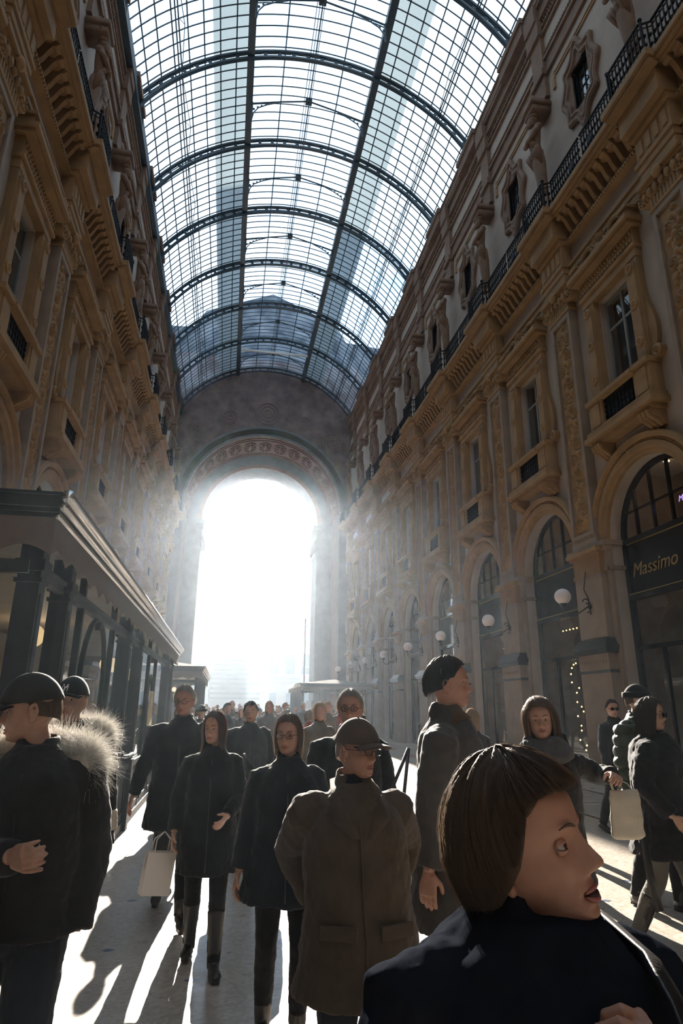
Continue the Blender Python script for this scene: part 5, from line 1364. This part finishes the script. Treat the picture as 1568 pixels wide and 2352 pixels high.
# ------------------------------------------------------------------ the people in front
def ruff1(c):
    sp = c['sp']; R = []
    for i in range(26):
        a = math.radians(-30 + 240 * i / 25 + 0); rr = .16
        R.append(sp(.50 + .03 * math.sin(a * 1.0), 0) + Vector((rr * 1.15 * math.cos(a + PI), -.035 - rr * .75 * math.sin(a), .012 * math.sin(a))))
    fur_ruff(R, c['root'], 16000, .07, core=.055)
def bands(c):
    sh, el, wr = c['sh'], c['el'], c['wr']
    for q in (-1, 1):
        for a, b, A, B, r in ((sh, el, .25, .55, .084), (el, wr, .3, .7, .071)):
            m = MB(); m.tube([a[q].lerp(b[q], A + (B - A) * i / 8) for i in range(9)], [r + .002 * (i % 2) for i in range(9)], 16); m.build('knit_band', CL['knit'], c['root'], True)
def ny_logo(c):
    hm = c['hm']; out = None
    m = MB()
    def P3(u, v):      # onto the front of the cap
        y = .006 + math.sqrt(max(0, .1195 ** 2 - (u * 1.2) ** 2)) - max(0, v - .045) * .55; return hm @ Vector((u, y, v))
    def stroke(a, b): m.tube([P3(a[0] + (b[0] - a[0]) * t, a[1] + (b[1] - a[1]) * t) for t in np.linspace(0, 1, 6)], .0022, 5)
    # an N over a Y
    stroke((-.016, .044), (-.016, .076)); stroke((-.016, .076), (.016, .044)); stroke((.016, .044), (.016, .076))
    stroke((-.012, .084), (0, .060)); stroke((.012, .084), (0, .060)); stroke((0, .060), (0, .036))
    for u in (-.012, .012): stroke((u - .004, .084), (u + .004, .084))
    m.build('embroidered_letters', CL['white'], [o for o in c['root'].children if o.name.startswith('cap')][0], True)

person('man at the left edge in a dark parka and peaked cap, fur round his shoulders', -.71, 2.8, 1.80, 184, (-80, -8, 0), 2, vox=.006, face_vox=.005, hair=('short', 'brown'), hair_n=900, hatp=('cap', 'cap'),
       coat_m='charcoal', coat_len=.89, trou_m='jean', bulk=1.08, hands=(0, 1), legs=((-.12, .28, .10), (.12, -.12, .12)), arms=((-.21, .03, .88), (-.02, .30, 1.18)), hand_curl=(.6, 1.05), palm=((1, -.2, 0), (.3, -1, -.1)), extra=ruff1)
def ex2(c): ruff1(c); bands(c); ny_logo(c)
person('man in a dark cap with white letters, fur trimmed coat with pale knitted sleeve bands', -.92, 4.25, 1.84, 176, (-6, 2, 0), 0, vox=.008, skin='c', hatp=('cap', 'black'), coat_m='black', coat_len=.78, trou_m='jean', bulk=1.1, shoe_m='brown',
       legs=((-.10, .35, .10), (.10, -.55, .20, -.5)), arms=((-.27, .0, .86), (.30, .05, .95)), hair_n=300, extra=ex2)
person('bare-headed man in glasses and a black zipped coat, one arm swung out', -.35, 6.1, 1.86, 182, (-14, -4, 0), 0, skin='b', vox=.008, hair=('short', 'grey'), glasses='thin', coat_m='black', coat_len=.66, bulk=1.15,
       legs=((-.10, .30, .09), (.10, -.42, .16, -.5)), arms=((-.22, .16, .92), (.36, -.08, .88)), hair_n=700)
w4, c4 = person('woman with long auburn hair in a long black coat walking on the bright floor', -.05, 5.1, 1.64, 180, (-24, 0, 0), 0, 0, 'f', 'a', ('long', 'auburn'), vox=.007, coat_m='black', coat_len=.62, bulk=1.1, boots=True,
       legs=((-.09, .18, .09), (.10, -.22, .10)), arms=((-.12, .26, 1.03), (.26, .05, .90)), hair_n=3500, flare=.45, curl=.5, strands_r=.0008)
person('woman with a bob haircut and glasses in a dark padded coat', .40, 4.0, 1.64, 178, (-18, 0, 0), 0, sex='f', skin='a', hair=('bobopen', 'mid'), glasses='thin', vox=.008, coat_m='navy', coat_len=.72, bulk=1.28,
       legs=((-.09, .05, .09), (.10, -.12, .09)), arms=((-.28, .08, .88), (.28, .05, .88)), hair_n=1100)
person('grey-haired man in dark-rimmed glasses behind the man in the brown cap', .88, 4.55, 1.80, 180, (-14, 2, 0), 0, hair=('short', 'grey'), skin='b', glasses='thick', vox=.008, coat_m='black', coat_len=.8, bulk=1.12, hair_n=1500, age=1)
def collar8(c):
    sp = c['sp']
    m = MB(); m.tube([sp(.50, .03), sp(.55, .0), sp(.585, -.005)], [(.085, .10), (.064, .068), (.058, .060)], 18, upv=(0, 1, 0)); m.build('roll_neck', CL['navy'], c['root'], True)
    fy = c['fy']
    for q in (-1, 1):
        m = MB(); m.grid([[sp(h, yy + .0, q * xx) for h, yy, xx in r] for r in (((.57, -.03, .070), (.52, .09, .078), (.44, fy(1.39) + .004, .05), (.36, fy(1.31) + .004, .014)), ((.56, -.04, .098), (.50, .085, .115), (.43, fy(1.38) - .006, .125), (.36, fy(1.31) + .006, .045)))])
        o = m.build('lapel', CL['olive'], c['root'], True); s_ = o.modifiers.new('s', 'SOLIDIFY'); s_.thickness = .010
    for q in (-1, 1):
        m = MB(); m.box((-.075, -.006, -.025), (.075, .006, .025)); o = m.build('pocket_flap', CL['olive'], c['root']); o.location = sp(.02, fy(.97) * .93 + .006, q * .12); o.rotation_euler = (0, 0, -q * .35)
person('elderly man in a brown peaked cap, glasses and olive parka', .58, 2.8, 1.635, 180, (34, -2, -1), 2, 3.5, skin='b', hair=('short', 'grey'), hatp=('cap', 'browncap'), glasses='thin', vox=.005, coat_m='olive', coat_len=.70, bulk=1.22, age=1,
       face_vox=.0035, legs=((-.09, .02, .09), (.10, -.05, .09)), arms=((-.17, -.15, .98), (.17, -.17, .98)), hair_n=900, hands=(0, 0), extra=collar8, trou_m='jean', shoe_m='brown', collar=1.3)
def neck9(c):
    sp = c['sp']; m = MB(); m.tube([sp(.50, .02), sp(.545, .0), sp(.585, -.01)], [(.10, .12), (.075, .082), (.068, .072)], 18, upv=(0, 1, 0)); m.build('scarf', CL['brown'], c['root'], True)
person('tall man with short dark hair in a long grey coat, face in profile', 1.17, 3.4, 1.95, 244, (6, 2, 0), 2, hair=('short', 'dark'), vox=.006, face_vox=.0045, skin='b', coat_m='grey', coat_len=.62, bulk=1.12, hair_n=1600,
       arms=((-.25, .08, .86), (.24, -.06, .86)), extra=neck9, collar=1.2, trou_m='greyjean')
def ex11(c):
    sp = c['sp']; m = MB()
    for k, (h, r, th) in enumerate(((.49, .115, .052), (.525, .10, .048), (.56, .088, .036))):
        m.tube([sp(h + .014 * math.sin(3 * a + k), -.005) + Vector((r * 1.12 * math.cos(a), r * math.sin(a), .0)) for a in np.linspace(0, 2 * PI, 25)], th, 10)
    o = m.build('scarf', CL['scarf'], c['root']); bake(o, .008, 3, ((.05, .022, 'c'),))
w11, c11 = person('smiling young woman with wavy hair and a thick grey scarf', 2.02, 3.95, 1.73, 180, (-24, 8, 4), 0, sex='f', hair=('wavy', 'mid'), vox=.007, face_vox=.004, smile=1, coat_m='charcoal', coat_len=.72, bulk=1.15, hair_n=5000, curl=2.6, flare=1.1, strands_r=.0009,
       arms=((-.36, .14, 1.33), (.25, .06, .88)), hand_curl=(1.15, .5), extra=ex11, palm=((.4, 1, -.2), (0, 0, 0)))
def ex12(c):
    sp = c['sp']; m = MB(); m.tube([sp(.52, .07, -.03), sp(.42, .14, -.05), sp(.25, .165, -.06), sp(.08, .17, -.05)], [(.012, .04), (.014, .05), (.012, .045), (.006, .03)], 10); m.build('scarf', CL['purple'], c['root'], True)
w12, c12 = person('woman with long black hair and round sunglasses in a wide black coat and boots', 3.35, 4.75, 1.78, 225, (-8, 0, 0), 0, sex='f', skin='c', hair=('long', 'dark'), glasses='dark', vox=.008, coat_m='black', coat_len=.66, bulk=1.5, boots=True, trou_m='greyjean',
       legs=((-.09, .18, .09), (.09, -.25, .12, -.3)), arms=((-.25, .05, .86), (.25, .1, .95)), hair_n=3500, strands_r=.0009, extra=ex12, flare=.5)
person('man in a black beanie and a padded green jacket', 3.97, 5.8, 1.92, 200, (30, 0, 0), hatp=('beanie', 'black'), coat_m='green', puff=.09, vox=.010, bulk=1.25, hair_n=200, glasses='thin')
def ex10(c):
    w = c['wr'][-1]; sh = c['sh'][-1]; m = MB()
    m.tube([sh + Vector((.02, -.02, .07)), sh + Vector((.03, .10, .05)), w + Vector((.0, .03, .10)), w + Vector((-.01, .05, .02)), w + Vector((-.02, .04, -.12)), w + Vector((-.06, .02, -.40))], [(.004, .014)] * 6, 8, upv=(0, 1, 0)); m.build('bag_strap', LEA, c['root'], True)
w10, c10 = person('woman with short brown hair in a black padded jacket, nearest of the crowd', .45, .99, 1.665, 184, (38, 11, 6), 3, 0, 'f', 'b', ('bob', 'brown'), vox=.005, face_vox=.0028, coat_m='puff', coat_len=.72, bulk=1.55, age=1, mouth=.45,
       hair_n=9000, strands_r=.0006, arms=((-.03, .26, 1.37), (.27, .12, .87)), hand_curl=(1.35, .5), palm=((.9, -.3, .1), (0, 0, 0)), collar=1.0, neckdrop=.055, sweep=.5, extra=ex10)
# people a little farther off
person('person in a black coat with a pale hood lining and dark hair', .33, 8.2, 1.74, 185, (-10, 0, 0), vox=.011, hair=('short', 'dark'), coat_m='black', coat_len=.75, bulk=1.25, hair_n=300)
person('man in sunglasses and a black jacket by the shop front', 5.75, 9.0, 1.83, 195, (-30, 0, 0), vox=.011, hair=('short', 'dark'), glasses='dark', coat_m='black', coat_len=.85, bulk=1.15, hair_n=300, legs=((-.1, .25, .1), (.1, -.3, .12, -.3)))
person('blonde person seen from behind in a dark jacket by the lit garland', 3.05, 7.8, 1.68, 10, (0, 0, 0), sex='f', vox=.011, hair=('bobopen', 'blonde'), coat_m='charcoal', coat_len=.8, bulk=1.1, hair_n=500)
person('dark-haired person behind the young woman with the grey scarf', 3.55, 6.9, 1.78, 120, (0, 0, 0), sex='f', vox=.011, hair=('long', 'dark'), coat_m='black', coat_len=.75, bulk=1.1, hair_n=300)
person('bald-headed man in a dark coat beside the bright star decoration', 4.3, 8.4, 1.74, 200, (10, 0, 0), vox=.011, skin='b', hair=('bald', 'dark'), coat_m='brown', coat_len=.8, bulk=1.1, hair_n=150)
person('woman with loose dark hair at the right edge', 3.95, 4.9, 1.70, 190, (20, 0, 0), sex='f', skin='b', vox=.010, hair=('bobopen', 'dark'), glasses='thin', coat_m='plum', coat_len=.7, bulk=1.1, hair_n=600)
# ------------------------------------------------------------------ things they carry
def bag_shopping(label, loc, m, w=.30, h=.34, d=.12, rz=0, tilt=0):
    root = empty('shopping_bag', loc, rz); tag(root, label, 'bag'); root.rotation_euler = (0, tilt, rz)
    mb = MB(); t = .003
    mb.add([(-w / 2, -d / 2, 0), (w / 2, -d / 2, 0), (w / 2, d / 2, 0), (-w / 2, d / 2, 0), (-w / 2, -d / 2, h), (w / 2, -d / 2, h), (w / 2, d / 2, h), (-w / 2, d / 2, h), (-w / 2, 0, h * .5), (w / 2, 0, h * .5)],
           [(3, 2, 1, 0), (0, 1, 5, 4), (2, 3, 7, 6), (1, 2, 9), (5, 1, 9), (2, 6, 9), (0, 4, 8), (3, 0, 8), (7, 3, 8)])
    o = mb.build('bag_body', m, root); s_ = o.modifiers.new('s', 'SOLIDIFY'); s_.thickness = t
    for y in (-d / 2, d / 2):
        mb = MB(); mb.tube([(-.06, y, h), (-.055, y * .6, h + .08), (0, 0, h + .13), (.055, y * .6, h + .08), (.06, y, h)], .004, 6); mb.build('handle', m, root, True)
    return root
def handp(c, q): return c['root'].matrix_world @ c['wr'][q]
bpy.context.view_layer.update()
ppl = {o['label']: o for o in sc.objects if o.get('category') == 'person'}
pale = mat('pale_paper', (.62, .58, .54), .7); cream = mat('cream_canvas', (.45, .41, .33), .85, bump=.4, bscale=90)
def soft_bag(name, label, c, w, h, d, m, strap_to=None, sag=.0, group=None):
    """a soft bag hanging at world point c, with its strap going up to strap_to"""
    root = empty(name, c); tag(root, label, 'bag', group)
    mb = MB(); mb.tube([(0, 0, 0), (0, 0, .02), (0, 0, h * .4), (0, 0, h * .85), (0, 0, h)], [(d * .5, w * .8), (d * .9, w), (d, w), (d * .7, w * .93), (d * .3, w * .85)], 18, upv=(0, 1, 0))
    bake(mb.build('bag_body', m, root), .01, 2, ((.1, .02, 'c'),))
    if strap_to is not None:
        for s_ in (-1, 1):
            e = Vector(strap_to) - Vector(c); mb = MB(); mb.tube([(s_ * w * .6, 0, h * .95), (s_ * w * .5 + e.x * .5, e.y * .5, (h + e.z) / 2), tuple(e)], [(.003, .010)] * 3, 6); mb.build('strap', m, root, True)
    return root

soft_bag('tote_bag', 'cream canvas tote bag hanging from the raised hand of the smiling woman', (2.40, 3.74, .97), .11, .27, .035, cream, (2.36, 3.76, 1.31))
bag_shopping('white paper shopping bag swinging beside the man with the swung arm', (-.41, 5.16, .43), pale, .20, .27, .09, .35, .12)
soft_bag('handbag', 'small dark handbag behind the woman with auburn hair', (.33, 5.14, .86), .09, .19, .04, LEA, (.17, 5.1, 1.36))
soft_bag('shoulder_bag', 'small black bag hanging low behind the elderly man', (.80, 3.37, .80), .09, .17, .045, LEA, (.96, 3.37, 1.5))
# loose coat belt of the woman with sunglasses, umbrella-like strap
mb = MB(); mb.tube([(2.93, 4.42, .98), (2.95, 4.40, .60), (2.99, 4.40, .40)], [(.006, .032)] * 3, 8, upv=(0, 1, 0)); tag(mb.build('belt_strap', LEA, None, True), 'long black strap hanging beside the woman in the wide black coat', 'strap')

# ------------------------------------------------------------------ the crowd farther down the gallery
VAR = [('m', 'black', ('short', 'dark'), 'a', 1.15, 'black coat and short dark hair', None), ('f', 'beige', ('bobopen', 'blonde'), 'a', 1.1, 'tan coat and blonde hair', None),
       ('m', 'brown', ('short', 'grey'), 'b', 1.2, 'brown coat and grey hair', None), ('f', 'plum', ('long', 'dark'), 'a', 1.1, 'plum coat and long dark hair', None),
       ('m', 'grey', ('bald', 'grey'), 'b', 1.2, 'dark grey coat, nearly bald', None), ('f', 'navy', ('bobopen', 'auburn'), 'a', 1.15, 'navy coat and auburn hair', None),
       ('m', 'green', ('short', 'brown'), 'c', 1.3, 'green jacket and black beanie', ('beanie', 'black')), ('f', 'red', ('tied', 'mid'), 'a', 1.05, 'dark red coat and tied-back hair', None),
       ('m', 'charcoal', ('short', 'mid'), 'a', 1.1, 'charcoal coat and chestnut hair', None), ('f', 'scarf', ('long', 'blonde'), 'b', 1.1, 'grey coat and long blonde hair', None)]
r2 = random.Random(5)
spots = []
tries = 0
while len(spots) < 84 and tries < 20000:
    tries += 1
    Y = 8.5 + 42 * r2.random() ** 1.25; X = r2.uniform(-1.0, 8.2)
    if X > 1.6 + Y * .11 and Y < 30: continue
    if Y > 20 and Y < 33 and X < -.2: continue
    if 36 < Y < 44 and X > 3.6: continue
    if X > 6.6 and Y < 45: continue
    if any(math.hypot(X - a, (Y - b)) < .95 for a, b in spots): continue
    if any(math.hypot(X - o.location.x, Y - o.location.y) < 1.0 for o in ppl.values()): continue
    spots.append((X, Y))
spots.sort(key=lambda p: p[1])
by = {}
for i, p in enumerate(spots): by.setdefault(i % len(VAR), []).append(p)
walk = [((-.10, .28, .10), (.10, -.34, .15, -.4)), ((-.09, -.30, .14, -.4), (.09, .24, .10)), ((-.10, .05, .09), (.10, -.05, .09))]
for v, (sx, cm_, hr_, sk_, bk, desc, hat) in enumerate(VAR):
    pts = sorted(by.get(v, []), key=lambda p: (p[0] - 0) / p[1])
    if not pts: continue
    proto, _ = person('x', pts[0][0], pts[0][1], 1.72 if sx == 'm' else 1.64, 180, (r2.uniform(-25, 25), 0, 0), sex=sx, skin=sk_, hair=hr_, coat_m=cm_, coat_len=r2.choice([.62, .75, .85]), bulk=bk, vox=.015, hair_n=70, strands_r=.003, simple=True,
                      hatp=hat, legs=walk[v % 3], boots=sx == 'f', trou_m=r2.choice(['black', 'jean', 'greyjean']))
    for i, (X, Y) in enumerate(pts):
        o = proto if i == 0 else copy_tree(proto)
        s_ = (1.60 + .26 * r2.random()) / 1.75; o.scale = (s_, s_, s_); o.location = (X, Y, 0)
        o.rotation_euler = (0, 0, math.radians(180 + r2.uniform(-22, 22) if r2.random() < .78 else r2.uniform(-25, 25)))
        tag(o, 'distant walker, %s, %s such from the left' % (desc, ORD[min(i, 11)]), 'person', 'walkers in the distant crowd')
# ------------------------------------------------------------------ haze volumes added for the veiling glow in and beyond the gallery
hz = MB().box((-6.3, -6, -.5), (10.6, 58.5, 60)); hm = bpy.data.materials.new('veil_haze'); hm.use_nodes = True
hn = hm.node_tree.nodes; hn.clear(); ho = hn.new('ShaderNodeOutputMaterial'); hv = hn.new('ShaderNodeVolumeScatter')
hv.inputs['Density'].default_value = .0005; hv.inputs['Anisotropy'].default_value = .72; hv.inputs['Color'].default_value = (.72, .86, 1, 1)
hm.node_tree.links.new(hv.outputs['Volume'], ho.inputs['Volume'])
h_ = hz.build('haze', hm); tag(h_, 'pale sunlit haze filling the gallery and the square beyond', 'haze', kind='stuff')

h2 = MB().box((-90, 58.6, -.5), (110, 250, 60)); m2_ = hm.copy(); m2_.name = 'bright_mist'; m2_.node_tree.nodes[hv.name].inputs['Density'].default_value = .0011; m2_.node_tree.nodes[hv.name].inputs['Anisotropy'].default_value = .5
tag(h2.build('mist', m2_), 'bright mist over the square beyond the arch', 'haze', kind='stuff')
